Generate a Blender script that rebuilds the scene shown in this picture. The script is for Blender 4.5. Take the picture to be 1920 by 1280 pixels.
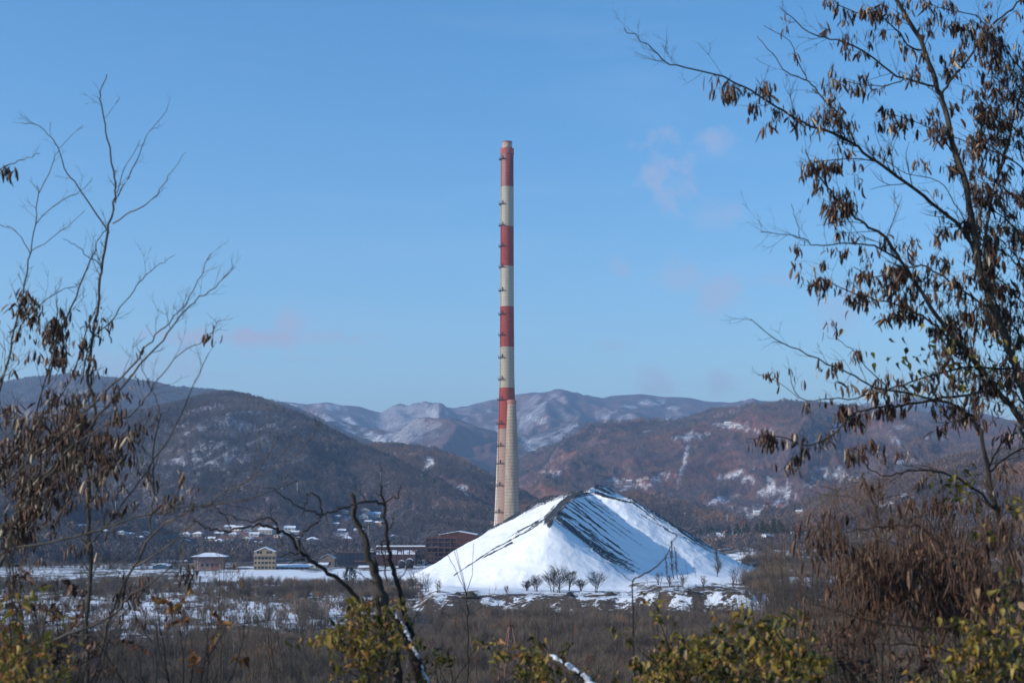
import bpy, math, random
import numpy as np
from mathutils import Vector, Matrix, Quaternion

for o in list(bpy.data.objects):
    bpy.data.objects.remove(o)
scene = bpy.context.scene
COL = scene.collection
random.seed(7)
RNG = np.random.default_rng(11)

# ---------------------------------------------------------------- camera
CAM_Z = 28.0
F = 2667.0                       # focal length in pixels of a 1920 px wide frame
PITCH = math.radians(7.2)
cam_d = bpy.data.cameras.new('camera')
cam = bpy.data.objects.new('camera', cam_d)
COL.objects.link(cam)
cam.location = (0, 0, CAM_Z)
cam.rotation_euler = (math.radians(90) + PITCH, 0, 0)
cam_d.lens = 50
cam_d.sensor_width = 36
cam_d.clip_start = 0.1
cam_d.clip_end = 60000
cam_d.dof.use_dof = True
cam_d.dof.focus_distance = 700
cam_d.dof.aperture_fstop = 5.6
scene.camera = cam

# ---------------------------------------------------------------- light
SUN_AZ = math.radians(-110)      # measured clockwise from +Y
SUN_EL = math.radians(23.5)
SUN = Vector((math.sin(SUN_AZ) * math.cos(SUN_EL), math.cos(SUN_AZ) * math.cos(SUN_EL), math.sin(SUN_EL)))
world = bpy.data.worlds.new('World')
scene.world = world
world.use_nodes = True
wn, wl = world.node_tree.nodes, world.node_tree.links
wn.clear()
w_out = wn.new('ShaderNodeOutputWorld')
w_bg = wn.new('ShaderNodeBackground')
w_sky = wn.new('ShaderNodeTexSky')
w_sky.sky_type = 'NISHITA'
w_sky.sun_disc = False
w_sky.sun_elevation = SUN_EL
w_sky.sun_rotation = SUN_AZ
w_sky.altitude = 500
w_sky.air_density = 1.0
w_sky.dust_density = 0.6
w_sky.ozone_density = 2.0
w_bg.inputs['Strength'].default_value = 0.15
w_hs = wn.new('ShaderNodeHueSaturation')
w_hs.inputs['Saturation'].default_value = 1.34
w_hs.inputs['Hue'].default_value = 0.499
w_hs.inputs['Value'].default_value = 1.1
wl.new(w_sky.outputs[0], w_hs.inputs['Color'])
wl.new(w_bg.outputs[0], w_out.inputs[0])
SKYCOL = w_hs.outputs[0]

sun_d = bpy.data.lights.new('sun', 'SUN')
sun_d.energy = 4.2
sun_d.angle = math.radians(0.53)
sun_d.color = (1.0, 0.94, 0.86)
sun = bpy.data.objects.new('sun', sun_d)
sun.rotation_euler = SUN.to_track_quat('Z', 'Y').to_euler()
sun.location = (0, 0, 900)
COL.objects.link(sun)

scene.view_settings.view_transform = 'Standard'
scene.view_settings.look = 'None'
scene.view_settings.exposure = 0.3
scene.view_settings.gamma = 1.0
scene.view_settings.use_curve_mapping = False
scene.render.engine = 'CYCLES'
scene.cycles.max_bounces = 6
scene.cycles.volume_bounces = 0
scene.cycles.transparent_max_bounces = 8

# ---------------------------------------------------------------- maths helpers
CP, SP = math.cos(PITCH), math.sin(PITCH)
def P(px, py, Y):
    """world point at distance Y (along +Y) seen at a pixel of the 1920x1280 frame"""
    u, v = (px - 960) / F, (640 - py) / F
    dy = CP - v * SP
    t = Y / dy
    return Vector((u * t, Y, CAM_Z + t * (SP + v * CP)))
def PN(px, py, Y):
    u, v = (np.asarray(px, float) - 960) / F, (640 - np.asarray(py, float)) / F
    t = Y / (CP - v * SP)
    return u * t, CAM_Z + t * (SP + v * CP)
def proj(x, y, z):
    dz = z - CAM_Z
    d = y * CP + dz * SP
    return 960 + F * x / d, 640 - F * (-y * SP + dz * CP) / d
def frac(v): return v - np.floor(v)
def _h(ix, iy, s):
    return frac(np.sin(ix * 127.1 + iy * 311.7 + s * 74.7) * 43758.5453)
def vn(x, y, s=0.0):
    x = np.asarray(x, float); y = np.asarray(y, float)
    ix, iy = np.floor(x), np.floor(y)
    fx, fy = x - ix, y - iy
    fx = fx * fx * fx * (fx * (fx * 6 - 15) + 10); fy = fy * fy * fy * (fy * (fy * 6 - 15) + 10)
    a = _h(ix, iy, s); b = _h(ix + 1, iy, s); c = _h(ix, iy + 1, s); d = _h(ix + 1, iy + 1, s)
    return (a + (b - a) * fx) * (1 - fy) + (c + (d - c) * fx) * fy
def fbm(x, y, s=0.0, o=4, g=0.5):
    t, a, n = 0.0, 1.0, 0.0
    c, q = 0.8, 0.6
    for i in range(o):
        t = t + a * vn(x, y, s + i * 3.1); n += a; a *= g
        x, y = (x * c - y * q) * 2.03, (x * q + y * c) * 2.03
    return t / n
def ridged(x, y, s=0.0, o=4, g=0.5):
    t, a, n = 0.0, 1.0, 0.0
    c, q = 0.8, 0.6
    for i in range(o):
        t = t + a * (1 - np.abs(2 * vn(x, y, s + i * 5.3) - 1)); n += a; a *= g
        x, y = (x * c - y * q) * 2.1, (x * q + y * c) * 2.1
    return t / n
def sstep(a, b, x):
    t = np.clip((x - a) / (b - a), 0, 1)
    return t * t * (3 - 2 * t)

# ---------------------------------------------------------------- material helpers
def new_mat(name, rough=0.9, spec=0.2):
    m = bpy.data.materials.new(name)
    m.use_nodes = True
    b = m.node_tree.nodes['Principled BSDF']
    b.inputs['Roughness'].default_value = rough
    b.inputs['Specular IOR Level'].default_value = spec
    return m, m.node_tree.nodes, m.node_tree.links, b
def tex_noise(nd, lk, scale, detail=4, vec=None, rough=0.55):
    n = nd.new('ShaderNodeTexNoise')
    n.inputs['Scale'].default_value = scale; n.inputs['Detail'].default_value = detail
    n.inputs['Roughness'].default_value = rough
    if vec is not None: lk.new(vec, n.inputs['Vector'])
    return n.outputs['Fac']
def ramp(nd, lk, fac, stops):
    r = nd.new('ShaderNodeValToRGB')
    e = r.color_ramp.elements
    while len(e) < len(stops): e.new(0.5)
    for i, (p, c) in enumerate(stops):
        e[i].position = p; e[i].color = (c[0], c[1], c[2], 1) if not isinstance(c, float) else (c, c, c, 1)
    lk.new(fac, r.inputs[0])
    return r.outputs[0]
def mix(nd, lk, fac, a, b, mode='MIX'):
    m = nd.new('ShaderNodeMix'); m.data_type = 'RGBA'; m.blend_type = mode
    for i, v in ((0, fac), (6, a), (7, b)):
        if isinstance(v, (int, float)): m.inputs[i].default_value = v
        elif isinstance(v, tuple): m.inputs[i].default_value = (*v, 1)
        else: lk.new(v, m.inputs[i])
    return m.outputs[2]
def math_n(nd, lk, op, a, b=0.0, c=0.0):
    m = nd.new('ShaderNodeMath'); m.operation = op
    for i, v in enumerate((a, b, c)):
        if isinstance(v, (int, float)): m.inputs[i].default_value = v
        else: lk.new(v, m.inputs[i])
    return m.outputs[0]
def attr(nd, name, kind='GEOMETRY'):
    a = nd.new('ShaderNodeAttribute'); a.attribute_name = name; a.attribute_type = kind
    return a.outputs['Fac']
def objco(nd): return nd.new('ShaderNodeTexCoord').outputs['Object']
def bump(nd, lk, b, h, strength, dist):
    n = nd.new('ShaderNodeBump'); n.inputs['Strength'].default_value = strength; n.inputs['Distance'].default_value = dist
    lk.new(h, n.inputs['Height']); lk.new(n.outputs[0], b.inputs['Normal'])
MATS = {}
def simple(name, col, rough=0.85, var=0.25, scale=1.5, metal=0.0, bumpd=0.0):
    if name in MATS: return MATS[name]
    m, nd, lk, b = new_mat(name, rough)
    co = objco(nd)
    f = tex_noise(nd, lk, scale, 5, co)
    c1 = tuple(v * (1 - var) for v in col); c2 = tuple(min(1, v * (1 + var)) for v in col)
    c = ramp(nd, lk, f, [(0.3, c1), (0.7, c2)])
    lk.new(c, b.inputs['Base Color'])
    b.inputs['Metallic'].default_value = metal
    if bumpd: bump(nd, lk, b, f, 0.6, bumpd)
    MATS[name] = m
    return m
def tinted(name, stops, rough=0.85, trans=0.0, kind='GEOMETRY', spec=0.15):
    m, nd, lk, b = new_mat(name, rough, spec)
    t = attr(nd, 'tint', kind)
    c = ramp(nd, lk, t, stops)
    co = nd.new('ShaderNodeNewGeometry').outputs['Position'] if kind == 'GEOMETRY' else objco(nd)
    if kind == 'GEOMETRY':
        n = tex_noise(nd, lk, 60, 3, co)
        c = mix(nd, lk, 0.55, c, ramp(nd, lk, n, [(0.3, (0.55, 0.55, 0.55)), (0.7, (1.25, 1.25, 1.25))]), 'MULTIPLY')
    lk.new(c, b.inputs['Base Color'])
    if trans > 0:
        out = nd['Material Output']
        tr = nd.new('ShaderNodeBsdfTranslucent'); lk.new(c, tr.inputs[0])
        mx = nd.new('ShaderNodeMixShader'); mx.inputs[0].default_value = trans
        lk.new(b.outputs[0], mx.inputs[1]); lk.new(tr.outputs[0], mx.inputs[2]); lk.new(mx.outputs[0], out.inputs[0])
    MATS[name] = m
    return m

# ---------------------------------------------------------------- object helpers
def link(o, parent=None):
    COL.objects.link(o)
    if parent is not None: o.parent = parent
    return o
def tag(o, label=None, cat=None, group=None, kind=None):
    if label: o['label'] = label
    if cat: o['category'] = cat
    if group: o['group'] = group
    if kind: o['kind'] = kind
    return o
def empty(name, loc=(0, 0, 0), rz=0.0, **k):
    o = bpy.data.objects.new(name, None); o.location = loc; o.rotation_euler = (0, 0, rz); o.empty_display_size = 0.3
    link(o); tag(o, **k); return o
def np_mesh(name, verts, faces, mat=None, smooth=False, attrs=None):
    """verts (n,3) array, faces (m,3|4) array"""
    me = bpy.data.meshes.new(name)
    verts = np.asarray(verts, np.float32); faces = np.asarray(faces, np.int32)
    k = faces.shape[1]
    me.vertices.add(len(verts)); me.vertices.foreach_set('co', verts.ravel())
    me.loops.add(faces.size); me.loops.foreach_set('vertex_index', faces.ravel())
    me.polygons.add(len(faces)); me.polygons.foreach_set('loop_start', np.arange(0, faces.size, k, dtype=np.int32))
    me.polygons.foreach_set('loop_total', np.full(len(faces), k, np.int32))
    if smooth: me.polygons.foreach_set('use_smooth', np.ones(len(faces), bool))
    me.update(calc_edges=True)
    for an, av in (attrs or {}).items():
        a = me.attributes.new(an, 'FLOAT', 'POINT'); a.data.foreach_set('value', np.asarray(av, np.float32).ravel())
    if mat: me.materials.append(mat)
    return me
class MB:
    def __init__(s): s.v = []; s.f = []; s.t = []; s.tint = 0.5
    def add(s, vs, fs):
        n = len(s.v); s.v += [tuple(v) for v in vs]; s.t += [s.tint] * len(vs)
        s.f += [tuple(i + n for i in f) for f in fs]
    def box(s, x0, x1, y0, y1, z0, z1):
        s.add([(x0, y0, z0), (x1, y0, z0), (x1, y1, z0), (x0, y1, z0), (x0, y0, z1), (x1, y0, z1), (x1, y1, z1), (x0, y1, z1)],
              [(0, 3, 2, 1), (4, 5, 6, 7), (0, 1, 5, 4), (1, 2, 6, 5), (2, 3, 7, 6), (3, 0, 4, 7)])
    def tube(s, pts, rad, n=6, cap=True):
        pts = [Vector(p) for p in pts]
        if not hasattr(rad, '__len__'): rad = [rad] * len(pts)
        vs = []; fs = []
        ref = Vector((0.31, 0.17, 0.93))
        for i, p in enumerate(pts):
            a = pts[max(i - 1, 0)]; b = pts[min(i + 1, len(pts) - 1)]
            d = (b - a)
            if d.length < 1e-9: d = Vector((0, 0, 1))
            d.normalize()
            u = d.cross(ref)
            if u.length < 0.15: u = d.cross(Vector((1, 0, 0)))
            u.normalize(); w = d.cross(u)
            for k in range(n):
                an = 2 * math.pi * k / n
                vs.append(p + (u * math.cos(an) + w * math.sin(an)) * rad[i])
        for i in range(len(pts) - 1):
            for k in range(n):
                a = i * n + k; b = i * n + (k + 1) % n
                fs.append((a, b, b + n, a + n))
        if cap and n > 2:
            fs.append(tuple(range(n - 1, -1, -1))); fs.append(tuple(range((len(pts) - 1) * n, len(pts) * n)))
        s.add(vs, fs)
    def lathe(s, prof, n=32, c=(0, 0), caps=True):
        vs = []; fs = []
        for r, z in prof:
            for k in range(n):
                a = 2 * math.pi * k / n
                vs.append((c[0] + r * math.cos(a), c[1] + r * math.sin(a), z))
        m = len(prof)
        for i in range(m - 1):
            for k in range(n):
                a = i * n + k; b = i * n + (k + 1) % n
                fs.append((a, b, b + n, a + n))
        if caps:
            fs.append(tuple(range(n - 1, -1, -1))); fs.append(tuple(range((m - 1) * n, m * n)))
        s.add(vs, fs)
    def prism(s, poly, y0, y1):
        """polygon in x,z extruded along y"""
        n = len(poly)
        vs = [(x, y0, z) for x, z in poly] + [(x, y1, z) for x, z in poly]
        fs = [tuple(range(n)), tuple(range(2 * n - 1, n - 1, -1))]
        for i in range(n):
            j = (i + 1) % n
            fs.append((i + n, j + n, j, i))
        s.add(vs, fs)
    def mesh(s, name, mat=None, smooth=False):
        me = bpy.data.meshes.new(name)
        me.from_pydata(s.v, [], s.f)
        a = me.attributes.new('tint', 'FLOAT', 'POINT'); a.data.foreach_set('value', np.array(s.t, np.float32))
        if smooth: me.polygons.foreach_set('use_smooth', np.ones(len(me.polygons), bool))
        me.update()
        if mat: me.materials.append(mat)
        return me
    def build(s, name, mat=None, parent=None, smooth=False):
        return link(bpy.data.objects.new(name, s.mesh(name, mat, smooth)), parent)
def obj(name, me, parent=None): return link(bpy.data.objects.new(name, me), parent)

# ---------------------------------------------------------------- clouds in the sky (by direction)
def add_clouds():
    co = wn.new('ShaderNodeTexCoord').outputs['Generated']
    warp = wn.new('ShaderNodeTexNoise'); warp.inputs['Scale'].default_value = 26; warp.inputs['Detail'].default_value = 5
    wl.new(co, warp.inputs['Vector'])
    nz = tex_noise(wn, wl, 46, 7, co, 0.62)
    total = None
    # centre px, py, half widths, strength
    for (px, py, rx, ry, st) in [(1240, 320, 62, 60, .62), (1340, 260, 38, 24, .45), (1355, 400, 46, 30, .3), (1160, 505, 24, 18, .4),
                                 (1345, 560, 44, 44, .6), (1280, 520, 70, 34, .38), (1440, 525, 44, 16, .4), (1240, 708, 50, 32, .6),
                                 (1345, 722, 32, 20, .5), (1150, 648, 46, 13, .3), (480, 633, 170, 17, 1.1), (545, 606, 32, 34, .8),
                                 (600, 672, 60, 7, .35), (250, 690, 150, 34, .5), (1590, 590, 50, 40, .4), (470, 665, 20, 5, .3)]:
        c = (P(px, py, 1.0) - Vector((0, 0, CAM_Z))).normalized()
        sub = wn.new('ShaderNodeVectorMath'); sub.operation = 'SUBTRACT'; wl.new(co, sub.inputs[0]); sub.inputs[1].default_value = c
        mul = wn.new('ShaderNodeVectorMath'); mul.operation = 'MULTIPLY'; wl.new(sub.outputs[0], mul.inputs[0])
        mul.inputs[1].default_value = (F / rx, F / rx * .3, F / ry)
        ln = wn.new('ShaderNodeVectorMath'); ln.operation = 'LENGTH'; wl.new(mul.outputs[0], ln.inputs[0])
        d = math_n(wn, wl, 'SUBTRACT', 1.25, ln.outputs['Value'])
        n2 = math_n(wn, wl, 'MULTIPLY_ADD', nz, 3.8, -1.95)
        v = math_n(wn, wl, 'ADD', d, n2)
        v = math_n(wn, wl, 'MAXIMUM', v, 0.0)
        v = math_n(wn, wl, 'MINIMUM', v, 1.0)
        v = math_n(wn, wl, 'MULTIPLY', v, st * .8)
        g = math_n(wn, wl, 'LESS_THAN', ln.outputs['Value'], 2.6)
        v = math_n(wn, wl, 'MULTIPLY', v, g)
        total = v if total is None else math_n(wn, wl, 'MAXIMUM', total, v)
    # faint high cirrus streaks everywhere
    mp = wn.new('ShaderNodeMapping'); mp.inputs['Scale'].default_value = (3, 3, 22); mp.inputs['Rotation'].default_value = (0, .12, 0)
    wl.new(co, mp.inputs[0])
    ci = tex_noise(wn, wl, 1.6, 6, mp.outputs[0], 0.6)
    ci = math_n(wn, wl, 'MULTIPLY', math_n(wn, wl, 'MAXIMUM', math_n(wn, wl, 'SUBTRACT', ci, 0.5), 0.0), 0.16)
    c1 = mix(wn, wl, ci, SKYCOL, (6.0, 6.6, 7.4))
    c2 = mix(wn, wl, total, c1, (3.25, 3.15, 4.1))
    wl.new(c2, w_bg.inputs['Color'])
add_clouds()

# ---------------------------------------------------------------- terrain
def ground_z(x, Y):
    """the valley floor, the knoll the camera stands on and the bank below the slag heap"""
    x = np.asarray(x, float); Y = np.asarray(Y, float)
    r = np.sqrt((x * .8) ** 2 + np.maximum(Y, -60) ** 2)
    knoll = 29.3 * (1 - sstep(-10, 118, r)) - .3
    z = -3.5 + 0.5 * fbm(x / 22, Y / 22, 3, 4) + knoll * (1)
    # left: rises gently to 0 beyond 480 m ; centre: bank edge at ~505 m
    left = sstep(380, 640, Y) * 3.2
    edge = 503 + 14 * (fbm(x / 26, x * 0 + 1.3, 9, 3) - .5) - 10 * sstep(20, 60, x)
    gully = 5.0 * (fbm(x / 3.3, Y / 17, 12, 3) - .5) + 3.0 * (fbm(x / 1.2, Y / 9, 14, 2) - .5)
    k = sstep(-17, 3, Y - edge + gully)
    hgt = 5.4 + 2.4 * sstep(40, 55, x) * (1 - sstep(86, 100, x)) + 1.0 * (fbm(x / 9, Y / 12, 21, 3) - .5)
    cen = k * hgt
    wc = sstep(-36, -27, x) * (1 - sstep(92, 120, x))
    z = z + left * (1 - wc) + cen * wc
    # hummocks on the bank
    z = z + wc * sstep(500, 506, Y) * (1 - sstep(530, 550, Y)) * 1.7 * (fbm(x / 4.5, Y / 6, 31, 3) - .5)
    # right: terrace and mounds
    xr = sstep(85, 125, x + (Y - 600) * -.1) * sstep(520, 640, Y)
    z = z + xr * (5.5 + 3.5 * (fbm(x / 34, Y / 40, 41, 4) - .5)) * (1 - sstep(1400, 2200, Y) * .0)
    m = np.exp(-(((x - 115) / 20) ** 2 + ((Y - 560) / 28) ** 2)); z = z + 5.5 * m
    m = np.exp(-(((x - 76) / 13) ** 2 + ((Y - 556) / 14) ** 2)); z = z + 2.2 * m
    # village slope rises gently on the far left
    z = z + sstep(900, 1500, Y) * 6 * (1 - sstep(-80, 60, x))
    z = z + sstep(750, 1500, Y) * 11 * sstep(100, 260, x)
    return z

HILLS = []
def interp(a, xs, zs): return np.interp(a, xs, zs)
def add_hill(name, prof, base, seed, amp, spur, backs=0.35, pw=1.0, detail=12.0, cmin=-400, cmax=2320):
    """prof: crest [(px, py, Y)]; base: Y of the foot [(px, Y)]"""
    px = np.array([p[0] for p in prof], float)
    py = np.array([p[1] for p in prof], float); YY = np.array([p[2] for p in prof], float)
    x, z = PN(px, py, YY)
    a = x / YY * F
    bpx = np.array([b[0] for b in base], float); bY = np.array([b[1] for b in base], float)
    H = dict(name=name, a=a, z=z, Y=YY, ba=(bpx - 960) * 1.008, bY=bY, seed=seed, amp=amp, spur=spur, backs=backs, pw=pw, detail=detail,
             amin=(cmin - 960), amax=(cmax - 960))
    HILLS.append(H)
    return H
def hill_z(H, x, Y):
    x = np.asarray(x, float); Y = np.asarray(Y, float)
    Ys = np.maximum(Y, 50.0)
    a = x / Ys * F
    s = H['seed']
    zc = interp(a, H['a'], H['z']); Yc = interp(a, H['a'], H['Y']); Y0 = interp(a, H['ba'], H['bY'])
    t = (Ys - Y0) / (Yc - Y0)
    tt = np.clip(t, 0, 1)
    f = (1 - (1 - tt) ** 1.25) * .55 + .45 * (tt * tt * (3 - 2 * tt))
    f = f ** H['pw']
    w = H['spur']
    wx = x + w * .9 * (fbm(x / w / 1.7, Y / w / 1.7, s + 7, 2) - .5)
    wy = Y * .45
    r = ridged(wx / w, wy / w, s, 5, .52)
    env = np.clip(tt * 3.2, 0, 1) * (1 - .93 * sstep(.55, 1.0, tt))
    z = zc * f + (r - .62) * H['amp'] * env * np.clip(zc / 60.0, .1, 1)
    z = z + (fbm(x / H['detail'] / 2, Y / H['detail'] / 2, s + 3, 3) - .5) * H['detail'] * .35 * np.clip(t * 4, 0, 1) * (1 - .7 * sstep(.8, 1, tt))
    z = np.where(t > 1, z - (Ys - Yc) * H['backs'], z)
    z = np.where(t < 0, -6.0 + np.maximum(t, -.3) * 60, z - 6.0 * (1 - np.clip(t * 12, 0, 1)))
    side = np.minimum(sstep(H['amin'] - 60, H['amin'] + 60, a), 1 - sstep(H['amax'] - 60, H['amax'] + 60, a))
    return z * side - 8 * (1 - side)

add_hill('mountain_range', [(-400, 790, 9000), (300, 790, 9000), (460, 768, 8600), (530, 757, 8300), (575, 761, 8100), (600, 757, 8000), (615, 755, 8000), (640, 761, 8000),
    (672, 764, 8000), (715, 779, 8200), (742, 767, 8500), (765, 769, 8600), (800, 766, 8800), (825, 764, 8800), (850, 770, 8800), (880, 764, 8800), (920, 753, 8800), (960, 747, 8800),
    (1000, 743, 8700), (1040, 741, 8700), (1075, 746, 8700), (1100, 748, 8600), (1130, 752, 8600), (1160, 745, 8600), (1200, 739, 8600), (1225, 741, 8600),
    (1245, 745, 8600), (1270, 745, 8700), (1292, 747, 8700), (1320, 755, 8800), (1350, 757, 9000), (1400, 762, 9000), (1460, 768, 9000), (1640, 765, 8600), (1700, 748, 8400), (1750, 752, 8400), (1900, 790, 8600), (2320, 800, 9000)],
    [(-400, 5200), (600, 5000), (1000, 4600), (2320, 5200)], 2.0, 430, 800, .5, .95, 60)
add_hill('middle_ridge', [(-400, 830, 6200), (300, 800, 6200), (470, 772, 6000), (560, 776, 5900), (600, 790, 5700), (660, 800, 5600), (720, 806, 5600), (790, 788, 6000), (830, 786, 6000), (870, 797, 5900), (930, 812, 5800),
    (990, 818, 5800), (1040, 802, 6000), (1085, 788, 6100), (1120, 798, 6100), (1180, 812, 6000), (1260, 800, 6000), (1320, 776, 6200), (1370, 768, 6200), (1440, 775, 6200), (1600, 800, 6200), (2320, 840, 6200)],
    [(-400, 3900), (900, 3600), (2320, 4300)], 14.0, 300, 520, .5, 1.0, 40)
add_hill('far_left_ridge', [(-400, 730, 4950), (0, 722, 4950), (60, 712, 4950), (130, 705, 4950), (200, 710, 4950), (290, 722, 4950), (330, 732, 4875), (400, 735, 4800), (450, 744, 4800), (520, 757, 4650),
    (560, 772, 4500), (610, 795, 4425), (650, 815, 4350), (700, 835, 4275), (740, 850, 4200), (800, 880, 4200), (900, 925, 4050), (980, 985, 3900), (2320, 1020, 3900)],
    [(-400, 3100), (600, 3000), (1000, 3300), (2320, 3300)], 5.0, 120, 380, .5, 1.0, 18, cmax=1050)
add_hill('brown_spur_hill', [(-400, 980, 2500), (500, 940, 2500), (600, 880, 2500), (660, 848, 2450), (700, 839, 2400), (740, 840, 2350), (780, 843, 2300), (815, 846, 2250), (850, 858, 2200), (880, 874, 2150), (915, 896, 2100),
    (960, 921, 2050), (1010, 945, 2000), (1100, 975, 1950), (2320, 1010, 1900)],
    [(-400, 1900), (700, 1750), (1100, 1500), (2320, 1500)], 8.0, 48, 170, .5, 1.0, 14, cmin=440, cmax=1160)
add_hill('left_hill', [(-400, 850, 2100), (0, 800, 2150), (100, 790, 2200), (200, 785, 2250), (270, 778, 2280), (330, 762, 2300), (380, 748, 2300), (430, 743, 2300), (470, 750, 2280), (520, 767, 2240), (560, 782, 2200), (600, 800, 2150),
    (640, 822, 2080), (680, 841, 2000), (720, 858, 1930), (760, 877, 1860), (800, 898, 1800), (840, 916, 1740), (880, 938, 1680), (930, 964, 1600), (980, 990, 1540), (2320, 1040, 1500)],
    [(-400, 1330), (300, 1330), (700, 1330), (1000, 1330), (2320, 1330)], 17.0, 62, 190, .5, 1.0, 12, cmax=1010)
add_hill('shaded_left_hill', [(-400, 880, 1500), (-100, 870, 1500), (0, 885, 1480), (90, 902, 1440), (150, 930, 1400), (210, 958, 1350), (270, 990, 1290), (330, 1030, 1200), (2320, 1080, 1200)],
    [(-400, 900), (100, 930), (350, 1050), (2320, 1100)], 23.0, 22, 120, .5, 1.0, 10, cmax=330)
add_hill('right_hill', [(-400, 1000, 3200), (800, 950, 3300), (900, 898, 3500), (950, 878, 3700), (1000, 856, 3800), (1060, 832, 3900), (1110, 812, 4000), (1180, 802, 4000), (1250, 798, 4000), (1300, 788, 4100), (1350, 777, 4200), (1400, 769, 4200),
    (1450, 761, 4200), (1520, 757, 4200), (1580, 764, 4200), (1640, 770, 4200), (1720, 775, 4200), (1800, 790, 4200), (1920, 800, 4200), (2320, 830, 4200)],
    [(-400, 2300), (900, 2100), (1200, 1900), (1500, 1800), (2320, 1900)], 29.0, 165, 360, .5, .95, 20, cmin=860)
add_hill('low_wooded_hill', [(-400, 1000, 2000), (950, 962, 1900), (1040, 940, 1900), (1130, 930, 1900), (1200, 932, 1900), (1260, 942, 1900), (1310, 955, 1850), (1360, 968, 1800), (1420, 985, 1700), (2320, 1030, 1700)],
    [(-400, 1500), (1100, 1500), (2320, 1500)], 37.0, 14, 110, .5, 1.0, 10, cmin=900, cmax=1440)
add_hill('near_right_hill', [(-400, 1040, 1500), (1300, 1000, 1500), (1380, 984, 1500), (1430, 970, 1500), (1480, 956, 1450), (1540, 938, 1400), (1600, 922, 1380), (1660, 905, 1350), (1730, 884, 1320), (1800, 866, 1300), (1860, 855, 1300), (1920, 846, 1300), (2320, 820, 1300)],
    [(-400, 1150), (1350, 1150), (1600, 960), (2320, 860)], 43.0, 16, 110, .5, 1.1, 10, cmin=1340)
HD = {h['name']: h for h in HILLS}
def terr(x, Y, skip=()):
    z = ground_z(x, Y)
    for h in HILLS:
        if h['name'] not in skip: z = np.maximum(z, hill_z(h, x, Y))
    return z
_TC = {}
def hit(px, py, y0=240, y1=4500):
    """where the ray of a pixel meets the terrain"""
    key = (y0, y1)
    Ys = np.geomspace(y0, y1, 700)
    x, z = PN(px, py, Ys)
    g = terr(x, Ys)
    i = np.argmax(g >= z)
    if not (g >= z).any(): i = len(Ys) - 1
    if i > 0:
        a = (z[i - 1] - g[i - 1]); b = (g[i] - z[i]); k = a / max(a + b, 1e-6)
        Y = Ys[i - 1] + (Ys[i] - Ys[i - 1]) * k
    else: Y = Ys[0]
    xx, _ = PN(px, py, Y)
    return float(xx), float(Y), float(terr(xx, Y))

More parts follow.
